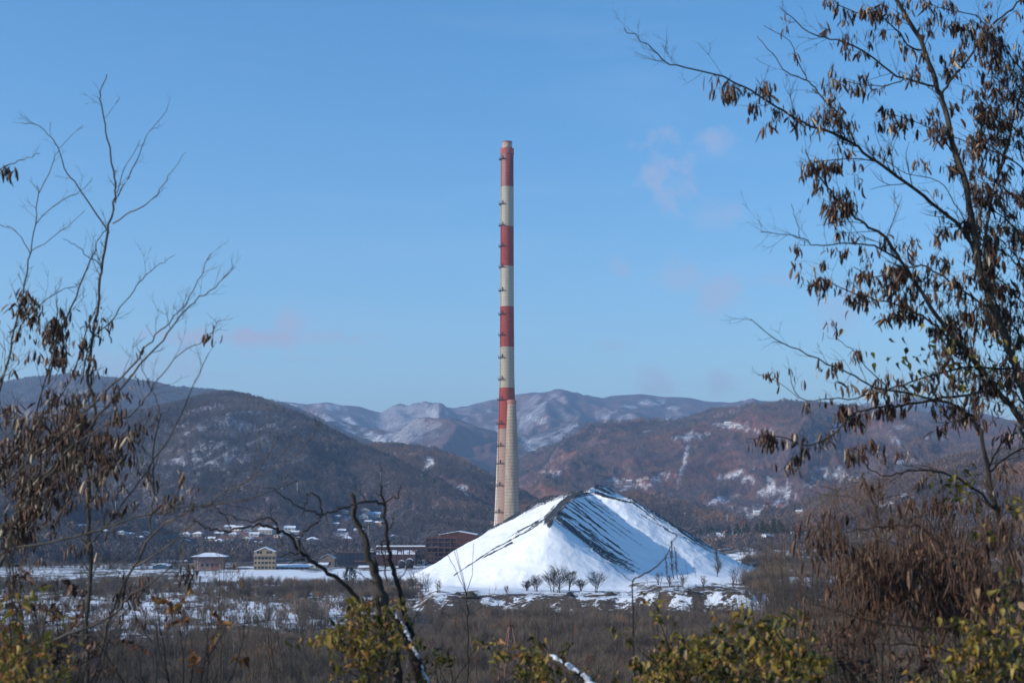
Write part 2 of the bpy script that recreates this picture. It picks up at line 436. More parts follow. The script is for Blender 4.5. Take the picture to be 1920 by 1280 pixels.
# snowy clearings on the hills, laid out at their places: (px, py, half width, half height, tilt)
CLEAR = {
 'right_hill': [(1037, 888, 21, 4, .05), (1180, 912, 46, 7, -.04), (1150, 905, 20, 6, 0), (1235, 900, 22, 5, 0), (1225, 932, 24, 3, .05), (1380, 800, 26, 4, 0), (1290, 820, 22, 7, 0), (1215, 810, 16, 3, 0),
     (1320, 816, 16, 2.5, 0), (1285, 860, 5, 40, .25), (1370, 893, 28, 7, -.25), (1390, 888, 12, 6, 0), (1403, 898, 14, 5, -.2), (1340, 940, 26, 5, -.35), (1370, 935, 20, 4, -.35), (1440, 905, 12, 10, .1), (1455, 920, 34, 7, -.1), (1470, 935, 20, 6, -.3),
     (1545, 880, 32, 6, -.1), (1560, 892, 40, 5, -.12), (1605, 898, 36, 5, 0), (1690, 868, 30, 5, .1), (1565, 808, 9, 14, .3), (1680, 830, 20, 9, .4), (1690, 800, 20, 4, .2), (1420, 952, 50, 5, -.1), (1510, 908, 30, 5, -.1),
     (1330, 862, 10, 3, 0), (1120, 806, 24, 2.5, 0), (1250, 890, 18, 4, 0), (1400, 962, 40, 4, -.1), (1480, 955, 30, 4, -.1), (1600, 930, 40, 6, -.1), (1660, 950, 30, 5, -.1), (1350, 796, 14, 2.5, 0), (1420, 808, 20, 2.5, 0), (1530, 835, 22, 4, -.3), (1760, 820, 20, 4, .1)],
 'low_wooded_hill': [(1110, 965, 20, 3, 0)],
 'near_right_hill': [(1440, 962, 40, 4, -.12), (1510, 952, 40, 4, -.1), (1410, 975, 44, 4, -.05), (1560, 985, 60, 5, 0), (1620, 975, 40, 6, -.1), (1655, 950, 30, 10, .2), (1700, 935, 26, 8, .2), (1480, 985, 40, 4, 0), (1780, 900, 20, 6, .2), (1830, 920, 20, 8, .2), (1760, 960, 26, 8, 0), (1540, 1000, 60, 4, 0)],
 'brown_spur_hill': [(860, 915, 20, 6, .15), (845, 905, 12, 5, .1), (770, 850, 30, 3, .1), (805, 870, 8, 12, .4), (880, 930, 22, 4, .3)],
 'left_hill': [(690, 965, 20, 9, 0), (655, 975, 16, 8, 0), (710, 980, 20, 8, 0), (130, 975, 24, 4, .15), (200, 985, 40, 5, 0), (470, 988, 40, 4, 0), (540, 990, 40, 5, 0), (640, 1000, 20, 4, 0)],
 'far_left_ridge': [(160, 763, 12, 3, 0), (55, 800, 30, 3, 0)],
 'shaded_left_hill': [(130, 985, 26, 4, .15), (60, 975, 14, 3, 0)],
 'middle_ridge': [(1110, 808, 26, 2.5, 0), (1008, 790, 18, 7, 0), (700, 822, 34, 12, .7), (760, 840, 40, 9, .6), (820, 850, 26, 6, .4), (1030, 860, 36, 8, .7), (990, 838, 20, 9, .9), (610, 800, 30, 8, .3), (655, 810, 30, 10, .7)],
 'mountain_range': [(625, 763, 26, 6, .1), (600, 761, 12, 4, 0), (545, 759, 14, 3, 0), (660, 795, 24, 8, .5), (745, 802, 26, 5, .2), (820, 775, 26, 3, 0), (880, 790, 12, 3, 0), (1010, 788, 20, 6, .2), (850, 800, 22, 8, .5), (1215, 755, 26, 5, .1), (1180, 762, 14, 2, 0), (1240, 752, 10, 5, 0), (1720, 758, 40, 5, 0), (1690, 765, 30, 4, 0), (1260, 765, 18, 3, 0)],
}
def clear_mask(name, px, py, x, Y):
    m = np.zeros_like(px)
    nx = (fbm(px / 9, py / 5, 51, 4) - .5)
    for (cx, cy, rx, ry, ti) in CLEAR.get(name, []):
        dx, dy = px - cx, py - cy
        c, s = math.cos(ti), math.sin(ti)
        u, v = (dx * c + dy * s) / rx, (-dx * s + dy * c) / ry
        d = 1.0 - np.sqrt(u * u + v * v) + 2.6 * nx
        m = np.maximum(m, sstep(0.0, .35, d))
    return m

def hill_material():
    m, nd, lk, b = new_mat('wooded_hillside', .95, .1)
    pos = nd.new('ShaderNodeNewGeometry').outputs['Position']
    big = tex_noise(nd, lk, .004, 5, pos); mid = tex_noise(nd, lk, .028, 5, pos, .65)
    fine = tex_noise(nd, lk, .16, 4, pos, .75)
    f = mix(nd, lk, .5, mid, fine)
    wood = ramp(nd, lk, f, [(.36, (.052, .045, .050)), (.5, (.105, .082, .082)), (.64, (.17, .125, .12))])
    warm = ramp(nd, lk, big, [(.42, (.85, .9, 1.0)), (.6, (1.25, .95, .85))])
    wood = mix(nd, lk, 1.0, wood, warm, 'MULTIPLY')
    wood = mix(nd, lk, attr(nd, 'warm'), wood, mix(nd, lk, 1.0, wood, (1.4, 1.02, .86), 'MULTIPLY'))
    # frost and snow between the trunks
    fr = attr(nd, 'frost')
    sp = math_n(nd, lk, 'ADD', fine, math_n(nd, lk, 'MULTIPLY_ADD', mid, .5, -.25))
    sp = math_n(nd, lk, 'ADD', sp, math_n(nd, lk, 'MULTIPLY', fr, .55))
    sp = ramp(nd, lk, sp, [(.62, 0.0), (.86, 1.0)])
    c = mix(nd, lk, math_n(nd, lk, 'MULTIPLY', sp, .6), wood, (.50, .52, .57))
    cl = attr(nd, 'clear')
    cl = math_n(nd, lk, 'MULTIPLY', cl, ramp(nd, lk, f, [(.44, .08), (.56, .9)]))
    c = mix(nd, lk, cl, c, (.66, .67, .70))
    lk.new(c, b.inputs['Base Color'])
    bp = math_n(nd, lk, 'ADD', fine, math_n(nd, lk, 'MULTIPLY', mid, 2.0))
    bump(nd, lk, b, bp, .5, 5.0)
    return m
M_HILL = hill_material()
HMESH = {}
def build_hill(H, na, nt):
    lo, hi = H['amin'] - 60, H['amax'] + 60
    av = np.linspace(max(lo, -1360), min(hi, 1360), na)
    tv = np.concatenate([np.linspace(-.04, 1, nt), [1.02, 1.05, 1.1, 1.2, 1.45]])
    A, T = np.meshgrid(av, tv)
    Yc = interp(A, H['a'], H['Y']); Y0 = interp(A, H['ba'], H['bY'])
    Y = Y0 + T * (Yc - Y0)
    X = A * Y / F
    Z = hill_z(H, X, Y)
    n, m = A.shape
    i = np.arange(n * m).reshape(n, m)
    fc = np.stack([i[:-1, :-1], i[:-1, 1:], i[1:, 1:], i[1:, :-1]], -1).reshape(-1, 4)
    px, py = proj(X, Y, Z)
    cl = clear_mask(H['name'], px, py, X, Y)
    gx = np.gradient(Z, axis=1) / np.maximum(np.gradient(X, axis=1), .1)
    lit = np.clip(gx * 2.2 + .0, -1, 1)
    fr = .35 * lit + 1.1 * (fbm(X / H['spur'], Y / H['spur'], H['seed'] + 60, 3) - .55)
    nm = H['name']
    if nm == 'left_hill': fr = fr + .9 * np.exp(-((px - 500) / 170) ** 2) * sstep(930, 790, py) + .15
    if nm == 'mountain_range': fr = fr * 1.1 - .10 + .20 * sstep(1000, 700, px)
    if nm == 'middle_ridge': fr = fr * 1.1 + .02
    if nm == 'right_hill': fr = fr - .25 + .3 * sstep(900, 950, py)
    if nm == 'brown_spur_hill': fr = fr + .35 * sstep(760, 840, px) * sstep(.2, .6, 1 - T) - .1
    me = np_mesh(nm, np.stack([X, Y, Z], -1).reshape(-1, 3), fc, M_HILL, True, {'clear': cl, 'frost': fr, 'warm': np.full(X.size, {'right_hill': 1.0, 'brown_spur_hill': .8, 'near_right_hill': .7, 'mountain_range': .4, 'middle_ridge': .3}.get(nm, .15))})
    o = obj(nm, me); tag(o, kind='structure')
    return o
for nm, na, nt in (('mountain_range', 520, 150), ('middle_ridge', 460, 110), ('far_left_ridge', 380, 90), ('brown_spur_hill', 240, 90), ('left_hill', 460, 130),
                   ('shaded_left_hill', 200, 70), ('right_hill', 520, 150), ('low_wooded_hill', 180, 60), ('near_right_hill', 320, 90)):
    build_hill(HD[nm], na, nt)

# ground sheet
def snow_amount(x, Y, z):
    px, py = proj(x, np.maximum(Y, 5), z)
    n = fbm(x / 16, Y / 30, 71, 4) - .5
    n2 = fbm(x / 4, Y / 9, 73, 4) - .5
    n3 = fbm(x / 7, Y / 5, 75, 4) - .5
    s = .34 + 1.3 * n + 1.3 * n2 + .9 * n3
    # open snow field below the works, patches on the left, bank by the heap
    s = s + (.18 + 1.1 * sstep(380, 480, px)) * np.exp(-((py - 1079 - .004 * (px - 600)) / 9) ** 2) * sstep(1500, 1300, px)
    s = s + .55 * np.exp(-((py - 1145) / 30) ** 2) * sstep(760, 560, px)
    s = s + .7 * np.exp(-((py - 1276) / 8) ** 2) * sstep(520, 400, px)
    s = s + .62 * sstep(780, 830, px) * sstep(1480, 1430, px) * sstep(1095, 1106, py) * sstep(1158, 1140, py) + .8 * sstep(1108, 1102, py) * sstep(780, 830, px) * sstep(1200, 1150, px)
    s = s + (1.2 * (fbm(x / 2.2, Y / 3.0, 77, 4) - .5) - .34 - .35 * sstep(1190, 1230, px) * sstep(1450, 1420, px) * sstep(1096, 1102, py) * sstep(1125, 1110, py)) * sstep(1095, 1106, py) * sstep(780, 830, px) * sstep(1500, 1450, px)
    s = s + .8 * sstep(1290, 1320, px) * sstep(980, 986, py) * sstep(1022, 1012, py)
    s = s + .6 * sstep(1380, 1420, px) * sstep(1020, 1040, py) * sstep(1120, 1080, py)
    s = s - .45 * sstep(1148, 1165, py) * sstep(700, 800, px)
    return s
def build_ground():
    xs = np.concatenate([-np.geomspace(14000, 262, 34), np.arange(-260, 262, 2.0), np.geomspace(264, 14000, 34)])
    ys = np.concatenate([[-3000, -800, -300, -120], np.arange(-60, 200, 5.0), np.arange(200, 470, 2.5), np.arange(470, 600, 1.0), np.arange(600, 900, 2.5), np.geomspace(903, 14000, 90)])
    X, Y = np.meshgrid(xs, ys)
    Z = ground_z(X, Y)
    n, m = X.shape
    i = np.arange(n * m).reshape(n, m)
    fc = np.stack([i[:-1, :-1], i[:-1, 1:], i[1:, 1:], i[1:, :-1]], -1).reshape(-1, 4)
    sn = snow_amount(X, Y, Z)
    gz = np.abs(np.gradient(Z, axis=0) / np.gradient(Y, axis=0)) + np.abs(np.gradient(Z, axis=1) / np.gradient(X, axis=1))
    mt, nd, lk, b = new_mat('snowy_valley_floor', .9, .15)
    pos = nd.new('ShaderNodeNewGeometry').outputs['Position']
    f1 = tex_noise(nd, lk, .9, 6, pos, .65); f2 = tex_noise(nd, lk, .22, 5, pos, .6)
    earth = ramp(nd, lk, f1, [(.3, (.045, .034, .026)), (.55, (.095, .068, .045)), (.75, (.17, .125, .08))])
    s = attr(nd, 'snow')
    st = attr(nd, 'steep')
    v = math_n(nd, lk, 'ADD', s, math_n(nd, lk, 'MULTIPLY_ADD', f1, 1.6, -.8))
    v = math_n(nd, lk, 'ADD', v, math_n(nd, lk, 'MULTIPLY_ADD', f2, .8, -.4))
    f3 = tex_noise(nd, lk, .55, 9, pos, .78)
    v = math_n(nd, lk, 'ADD', v, math_n(nd, lk, 'MULTIPLY_ADD', f3, 2.6, -1.3))
    v = math_n(nd, lk, 'SUBTRACT', v, math_n(nd, lk, 'MULTIPLY', st, .38))
    k = ramp(nd, lk, v, [(.38, 0.0), (.55, 1.0)])
    lk.new(mix(nd, lk, k, earth, (.80, .81, .83)), b.inputs['Base Color'])
    bump(nd, lk, b, math_n(nd, lk, 'ADD', f1, math_n(nd, lk, 'MULTIPLY', k, .3)), .8, .5)
    me = np_mesh('ground', np.stack([X, Y, Z], -1).reshape(-1, 3), fc, mt, True, {'snow': sn, 'steep': np.clip(gz, 0, 1.6)})
    tag(obj('ground', me), kind='structure')
build_ground()

# ---------------------------------------------------------------- slag heap
def build_heap():
    def R(l): return np.array([tuple(P(*p)) for p in l])
    ridges = [(.64, R([(1034, 979, 600), (1045, 962, 624), (1060, 945, 655), (1080, 928, 695), (1104, 920, 730)])),
              (.57, R([(1104, 920, 730), (1112, 910, 748), (1124, 907, 758), (1140, 914, 770), (1150, 924, 780)])),
              (.61, R([(1104, 920, 730), (1140, 930, 720), (1162, 931, 719), (1180, 931, 722), (1190, 937, 728)])),
              (.56, R([(1090, 918, 718), (1048, 925, 735), (1018, 932, 748)]))]
    xs = np.arange(-75, 165, .4); ys = np.arange(525, 890, .6)
    X, Y = np.meshgrid(xs, ys)
    best = np.full(X.shape, -1e3); acc = np.zeros_like(X)
    K = 1.1
    for SL, rid in ridges:
        hb = np.full(X.shape, -1e3)
        for a, c in zip(rid[:-1], rid[1:]):
            d = c - a; L2 = d[0] ** 2 + d[1] ** 2
            t = np.clip(((X - a[0]) * d[0] + (Y - a[1]) * d[1]) / L2, 0, 1)
            # fastest descent from a sloping ridge: also shift t a little uphill
            g = d[2] / math.sqrt(L2)
            dd0 = np.sqrt((X - a[0] - t * d[0]) ** 2 + (Y - a[1] - t * d[1]) ** 2)
            t2 = np.clip(t + g / SL * dd0 / math.sqrt(L2), 0, 1)
            q = np.sqrt((X - a[0] - t2 * d[0]) ** 2 + (Y - a[1] - t2 * d[1]) ** 2)
            hb = np.maximum(hb, a[2] + t2 * d[2] - SL * q)
        best = np.maximum(best, hb)
    h = best
    n1 = fbm(X / 14, Y / 14, 81, 4) - .5
    h = h + n1 * 1.6 + .9 * (ridged(X / 9, Y / 9, 88, 3) - .6) + (fbm(X / 2.2, Y / 2.2, 83, 3) - .5) * .25
    gz = ground_z(X, Y)
    rel = h - gz
    s = 2.4
    rel = np.where(rel > 25, rel, s * np.log1p(np.exp(np.clip(rel / s, -30, 30))))
    Z = gz + rel - .6
    px, py = proj(X, Y, Z)
    # bare slag streaks, laid at their places on the slopes
    streaks = [([(1027, 975), (1038, 961), (1050, 948), (1069, 932), (1088, 924), (1117, 922)], 8, 5, 1.3), ([(1030, 985), (1035, 972)], 4, 5, 1.5),
        ([(1040, 968), (1071, 991), (1104, 1017), (1146, 1046), (1190, 1068)], 6, 7.5, 1.0), ([(1079, 988), (1125, 1014), (1177, 1048), (1212, 1062)], 1.6, 1.2, .8),
        ([(1042, 961), (1058, 965), (1073, 976)], 4, 2, 1.5), ([(1069, 942), (1110, 975), (1146, 1005)], 1.3, .8, .8), ([(1083, 938), (1150, 985), (1220, 1034)], 1.0, .8, .62), ([(1060, 950), (1100, 978), (1140, 1012), (1180, 1040)], 1.2, .7, .72), ([(1052, 958), (1085, 978), (1120, 1004)], 1.6, .6, .9),
        ([(1096, 934), (1130, 960), (1165, 985)], 1.0, .5, .6),
        ([(1048, 953), (1090, 982), (1135, 1014)], .9, .6, 0.70), ([(1056, 948), (1102, 980), (1150, 1016)], .9, .6, 0.62), ([(1063, 944), (1115, 981), (1160, 1014)], .9, .6, 0.66), ([(1073, 938), (1120, 972), (1176, 1012)], .9, .6, 0.60), ([(1078, 934), (1130, 971), (1190, 1014)], .9, .6, 0.55), ([(1088, 932), (1140, 968), (1200, 1012)], .9, .6, 0.50), ([(1092, 928), (1128, 952), (1160, 974)], .9, .6, 0.55), ([(1100, 928), (1142, 956), (1190, 990)], .9, .6, 0.50), ([(1064, 975), (1105, 1005), (1150, 1036)], .9, .6, 0.80), ([(1070, 972), (1118, 1004), (1168, 1040)], .9, .6, 0.72), ([(1086, 984), (1130, 1014), (1186, 1052)], .9, .6, 0.60),
        ([(1096, 914), (1108, 909), (1122, 907), (1137, 911), (1150, 925)], 4, 3, 1.5), ([(1117, 913), (1154, 928)], 3.5, 1.5, .95),
        ([(1117, 924), (1140, 932), (1167, 939), (1187, 943), (1200, 952), (1214, 963)], 2.8, 1.4, 1.15), ([(1174, 931), (1208, 947), (1250, 974), (1292, 1003), (1333, 1030), (1358, 1037)], 2.6, 6, 1.05),
        ([(1202, 965), (1240, 986), (1275, 1006)], 1.2, 2.2, .7), ([(1210, 955), (1250, 985), (1300, 1018)], 6, 6, .42),
        ([(1085, 924), (1048, 926), (1006, 942), (957, 970), (884, 1008), (823, 1043), (780, 1068)], 7, 1.5, 1.15), ([(1036, 966), (985, 998), (925, 1030), (851, 1079)], 1.5, .7, 1.0), ([(961, 1018), (904, 1047)], 1.6, 1.0, 1.0), ([(1016, 976), (980, 992), (941, 1014)], 1.6, .8, .85),
        ([(1040, 956), (1010, 975), (965, 1003)], 1.0, .6, .7), ([(1050, 920), (1000, 937), (930, 976)], 1.2, .6, .8)]
    # downslope streak noise: constant along the fall line
    gy, gx = np.gradient(Z); gx /= .4; gy /= .6
    bare = np.zeros_like(X)
    for pts, w0, w1, st in streaks:
        bd = np.full(X.shape, 1e9); bt = np.zeros_like(X)
        tot = 0
        segs = []
        for a, c in zip(pts[:-1], pts[1:]):
            L = math.hypot(c[0] - a[0], c[1] - a[1]); segs.append((a, c, tot, L)); tot += L
        side = np.zeros_like(X)
        for a, c, s0, L in segs:
            dx, dy = (c[0] - a[0]) / L, (c[1] - a[1]) / L
            t = np.clip((px - a[0]) * dx + (py - a[1]) * dy, 0, L)
            ex, ey = px - a[0] - t * dx, py - a[1] - t * dy
            q = np.hypot(ex, ey)
            m = q < bd
            bt = np.where(m, (s0 + t) / tot, bt); side = np.where(m, ex * -dy + ey * dx, side); bd = np.minimum(bd, q)
        w = w0 + (w1 - w0) * bt
        n = .6 * (fbm(side / 1.5 + 40, bt * tot / 60, st * 31 + len(pts), 3) - .5) + .9 * (fbm(side / .6 + 9, bt * tot / 28, st * 17, 3) - .5)
        n2 = fbm(px / 1.6, py / 1.3, 93, 3) - .5
        fade = 1 - sstep(.72, 1.0, bt) * .75
        v = st * (1 - sstep(.2, 1.7, bd / w)) * fade + np.where(bd < w * 2.2, 1, 0) * (n * 2.3 + n2 * .8) * (1 - sstep(.8, 2.2, bd / w))
        bare = np.maximum(bare, v)
    relief = sstep(.45, .8, bare)
    Z = Z + relief * (.25 * (fbm(X / 1.1, Y / 1.1, 97, 3)) )
    near_ridge = (1 - sstep(1, 6, np.abs(py - 985) * 0 + 9 - bare * 9))
    Z = Z + near_ridge * 1.4 * (ridged(X / 4.5, Y / 4.5, 99, 3) - .5)
    n, m = X.shape
    i = np.arange(n * m).reshape(n, m)
    fc = np.stack([i[:-1, :-1], i[:-1, 1:], i[1:, 1:], i[1:, :-1]], -1).reshape(-1, 4)
    keep = (Z.reshape(-1)[fc] > gz.reshape(-1)[fc] - .4).any(1)
    fc = fc[keep]
    mt, nd, lk, b = new_mat('snow_over_slag', .75, .25)
    pos = nd.new('ShaderNodeNewGeometry').outputs['Position']
    f = tex_noise(nd, lk, 1.6, 5, pos, .7); f2 = tex_noise(nd, lk, .08, 4, pos)
    slag = ramp(nd, lk, f, [(.3, (.010, .011, .013)), (.7, (.045, .047, .052))])
    v = math_n(nd, lk, 'ADD', attr(nd, 'bare'), math_n(nd, lk, 'MULTIPLY_ADD', f, 1.3, -.65))
    k = ramp(nd, lk, v, [(.30, 0.0), (.80, 1.0)])
    snow = ramp(nd, lk, f2, [(.3, (.78, .79, .81)), (.7, (.87, .875, .88))])
    dirt = ramp(nd, lk, tex_noise(nd, lk, .45, 8, pos, .8), [(.60, 0.0), (.78, .5)])
    snow = mix(nd, lk, dirt, snow, (.36, .35, .35))
    lk.new(mix(nd, lk, k, snow, slag), b.inputs['Base Color'])
    bump(nd, lk, b, math_n(nd, lk, 'SUBTRACT', math_n(nd, lk, 'MULTIPLY', f, .25), math_n(nd, lk, 'MULTIPLY', k, -.6)), .5, .5)
    me = np_mesh('slag_heap', np.stack([X, Y, Z], -1).reshape(-1, 3), fc, mt, True, {'bare': bare})
    o = obj('slag_heap', me)
    tag(o, 'huge snow-covered heap of black slag with bare dark streaks below its ridges', 'slag heap')
    return (xs, ys, Z)
HEAP = build_heap()
def heap_z(x, Y):
    xs, ys, Z = HEAP
    if x < xs[0] or x > xs[-1] or Y < ys[0] or Y > ys[-1]: return -99
    return float(Z[int((Y - ys[0]) / .6), int((x - xs[0]) / .4)])
def gnd(x, Y): return max(float(terr(x, Y)), heap_z(x, Y))

# ---------------------------------------------------------------- chimneys
def chimney_material():
    m, nd, lk, b = new_mat('painted_concrete', .85, .2)
    co = objco(nd)
    sep = nd.new('ShaderNodeSeparateXYZ'); lk.new(co, sep.inputs[0])
    mp = nd.new('ShaderNodeMapping'); mp.inputs['Scale'].default_value = (1, 1, .12); lk.new(co, mp.inputs[0])
    stain = tex_noise(nd, lk, .55, 6, mp.outputs[0], .7)
    fine = tex_noise(nd, lk, 1.2, 5, co, .7)
    z = sep.outputs[2]
    def zz(py): return P(949, py, CH_Y)[2] - CH_Z
    # bands from the foot up: 0 none, 1 red, 2 white
    bd = [(0, (.36, .24, .185)), (zz(805), (.33, .055, .036)), (zz(730), (.42, .36, .27)), (zz(654), (.32, .050, .034)), (zz(578), (.44, .39, .30)),
          (zz(503), (.30, .048, .034)), (zz(428), (.43, .38, .29)), (zz(352), (.27, .050, .042))]
    H = zz(266)
    r = nd.new('ShaderNodeValToRGB'); r.color_ramp.interpolation = 'CONSTANT'
    e = r.color_ramp.elements
    while len(e) < len(bd): e.new(.5)
    for i, (h, c) in enumerate(bd): e[i].position = max(0, h / H); e[i].color = (*c, 1)
    wob = math_n(nd, lk, 'ADD', math_n(nd, lk, 'DIVIDE', z, H), math_n(nd, lk, 'MULTIPLY_ADD', fine, .0012, -.0006))
    lk.new(wob, r.inputs[0])
    c = r.outputs[0]
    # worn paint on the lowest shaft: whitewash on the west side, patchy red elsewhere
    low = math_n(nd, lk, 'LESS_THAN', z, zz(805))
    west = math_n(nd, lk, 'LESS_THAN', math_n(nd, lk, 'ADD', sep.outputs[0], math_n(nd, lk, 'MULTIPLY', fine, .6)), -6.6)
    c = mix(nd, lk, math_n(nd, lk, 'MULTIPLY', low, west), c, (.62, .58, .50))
    patch = ramp(nd, lk, stain, [(.56, 0.0), (.66, 1.0)])
    c = mix(nd, lk, math_n(nd, lk, 'MULTIPLY', patch, math_n(nd, lk, 'MULTIPLY', low, .6)), c, (.42, .10, .07))
    flk = ramp(nd, lk, fine, [(.60, 0.0), (.72, .55)])
    c = mix(nd, lk, flk, c, (.45, .33, .27))
    # top band paler on the west side
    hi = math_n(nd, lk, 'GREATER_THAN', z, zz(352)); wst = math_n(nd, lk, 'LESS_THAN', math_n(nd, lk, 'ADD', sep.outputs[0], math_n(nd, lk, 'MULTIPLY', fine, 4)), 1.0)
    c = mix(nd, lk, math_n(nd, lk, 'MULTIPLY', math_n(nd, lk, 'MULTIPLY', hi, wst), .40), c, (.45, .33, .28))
    c = mix(nd, lk, .5, c, ramp(nd, lk, stain, [(.3, (.62, .62, .62)), (.7, (1.12, 1.12, 1.12))]), 'MULTIPLY')
    rust = nd.new('ShaderNodeMapping'); rust.inputs['Scale'].default_value = (2.2, 2.2, .03); lk.new(co, rust.inputs[0])
    rr_ = ramp(nd, lk, tex_noise(nd, lk, 1.0, 4, rust.outputs[0], .6), [(.56, 0.0), (.70, .55)])
    c = mix(nd, lk, rr_, c, (.17, .12, .10))
    # pour joints
    wv = nd.new('ShaderNodeTexWave'); wv.bands_direction = 'Z'; wv.inputs['Scale'].default_value = .13; wv.inputs['Distortion'].default_value = .0
    lk.new(co, wv.inputs[0])
    j = ramp(nd, lk, wv.outputs['Fac'], [(.02, (.72, .72, .72)), (.18, (1, 1, 1))])
    c = mix(nd, lk, .6, c, j, 'MULTIPLY')
    lk.new(c, b.inputs['Base Color'])
    bump(nd, lk, b, wv.outputs['Fac'], .3, .1)
    return m
CH_Y = 1048.0
CH_X = float(P(950.5, 900, CH_Y)[0])
CH_Z = float(ground_z(CH_X, CH_Y))
def build_chimney():
    root = empty('tall_chimney', (CH_X, CH_Y, CH_Z), label='very tall red and white banded smelter chimney behind the snowy heap', cat='chimney')
    def hz(py): return P(949, py, CH_Y)[2] - CH_Z
    def rad(wpx, py): return wpx / 2 / F * (CH_Y * CP + (hz(py) + CH_Z - CAM_Z) * SP)
    prof = [(53, 1046), (50.5, 1000), (47, 970), (42.5, 920), (38.5, 870), (35, 820), (31.5, 770), (29, 730), (27.6, 700), (26.9, 650), (25.8, 580), (25.3, 500), (24.9, 430), (24.5, 350), (24.2, 290)]
    mb = MB()
    mb.lathe([(rad(w, p), max(0, hz(p)) if i else -1.0) for i, (w, p) in enumerate(prof)], 56)
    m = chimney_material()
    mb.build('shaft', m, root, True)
    mb = MB(); r = rad(25.6, 285)
    mb.lathe([(r - .4, hz(290)), (r, hz(289.6)), (r, hz(279.5)), (r - .5, hz(279.2)), (r - 1.6, hz(279.1))], 48)
    c = mb.build('collar', simple('faded_red_concrete', (.36, .10, .075), .85, .3, .6), root, False)
    mb = MB(); r2 = rad(19, 270); t = .5
    mb.lathe([(r2, hz(280)), (r2, hz(266)), (r2 - t, hz(266)), (r2 - t, hz(280))], 40, caps=False)
    mb.build('flue_rim', simple('sooty_flue_concrete', (.36, .27, .23), .9, .45, .5), root)
    mb = MB(); mb.lathe([(r2 - .05, hz(268.2)), (r2 + .12, hz(268)), (r2 + .12, hz(266.2)), (r2 - .05, hz(266))], 40, caps=False)
    mb.build('rim_band', simple('rust_band', (.24, .09, .06)), root)
    # ladder and gangways on the west-facing side
    ang = math.radians(213)
    dirv = Vector((math.cos(ang), math.sin(ang), 0)); tan = Vector((-dirv.y, dirv.x, 0))
    xs = [hz(p) for w, p in prof][::-1]; rs = [rad(w, p) for w, p in prof][::-1]
    def rr(z): return float(np.interp(z, sorted(xs), [r for _, r in sorted(zip(xs, rs))]))
    rust = simple('rusted_steel', (.085, .055, .045), .8, .4, 2)
    mb = MB()
    zs = np.linspace(3, hz(290), 70)
    for sgn in (-.3, .3):
        mb.tube([dirv * (rr(z) + .45) + tan * sgn + Vector((0, 0, z)) for z in zs], .07, 4)
    for z in np.arange(4, hz(290), 1.2):
        p = dirv * (rr(z) + .45) + Vector((0, 0, z))
        mb.tube([p - tan * .3, p + tan * .3], .04, 3)
    for z in np.arange(5, hz(290), 2.4):           # safety hoops
        p = dirv * (rr(z) + .45)
        mb.tube([p + tan * (.42 * math.cos(a)) + dirv * (.75 * math.sin(a)) + Vector((0, 0, z)) for a in np.linspace(0, math.pi, 6)], .045, 3)
    mb.build('ladder', rust, root)
    for py in (300, 384, 424, 463, 502, 546, 590, 629, 671, 712, 750, 795, 836, 869, 910, 960):
        z = hz(py); r = rr(z)
        pl = MB()
        n = 9; a0, a1 = ang - .75, ang + .62
        an = np.linspace(a0, a1, n)
        ri, ro = r - .15, r + 1.25
        vs = []
        for a in an:
            for q, zq in ((ri, z), (ro, z), (ro, z + .28), (ri, z + .28)): vs.append((q * math.cos(a), q * math.sin(a), zq))
        fs = []
        for i in range(n - 1):
            for k in range(4):
                a = i * 4 + k; b_ = i * 4 + (k + 1) % 4
                fs.append((a, b_, b_ + 4, a + 4))
        fs += [(3, 2, 1, 0), ((n - 1) * 4, (n - 1) * 4 + 1, (n - 1) * 4 + 2, (n - 1) * 4 + 3)]
        pl.add(vs, fs)
        for a in an[::2]:
            pl.tube([(r * math.cos(a), r * math.sin(a), z - 1.1), (ro * math.cos(a) * .985, ro * math.sin(a) * .985, z)], .07, 4)
        d = pl.build('platform', rust, root)
        rl = MB()
        for zz_ in (.65, 1.25):
            rl.tube([(ro * math.cos(a), ro * math.sin(a), z + .28 + zz_) for a in an], .05, 4)
        for a in an:
            rl.tube([(ro * math.cos(a), ro * math.sin(a), z + .2), (ro * math.cos(a), ro * math.sin(a), z + 1.55)], .05, 4)
        rl.build('railing', rust, d)
        bx = MB(); bx.tube([(r * 1.05 * math.cos(ang + .32), r * 1.05 * math.sin(ang + .32), z + .3), (r * 1.05 * math.cos(ang + .32), r * 1.05 * math.sin(ang + .32), z + 2.6)], .28, 6)
        bx.build('warning_lamp', rust, d)
    for k in range(10):
        a = 2 * math.pi * k / 10 + .2
        mb = MB()
        mb.tube([(rr(hz(290)) * 1.06 * math.cos(a), rr(hz(290)) * 1.06 * math.sin(a), hz(288)), (rr(hz(290)) * 1.06 * math.cos(a), rr(hz(290)) * 1.06 * math.sin(a), hz(277))], .06, 4)
        mb.build('lightning_rod', rust, root)
build_chimney()

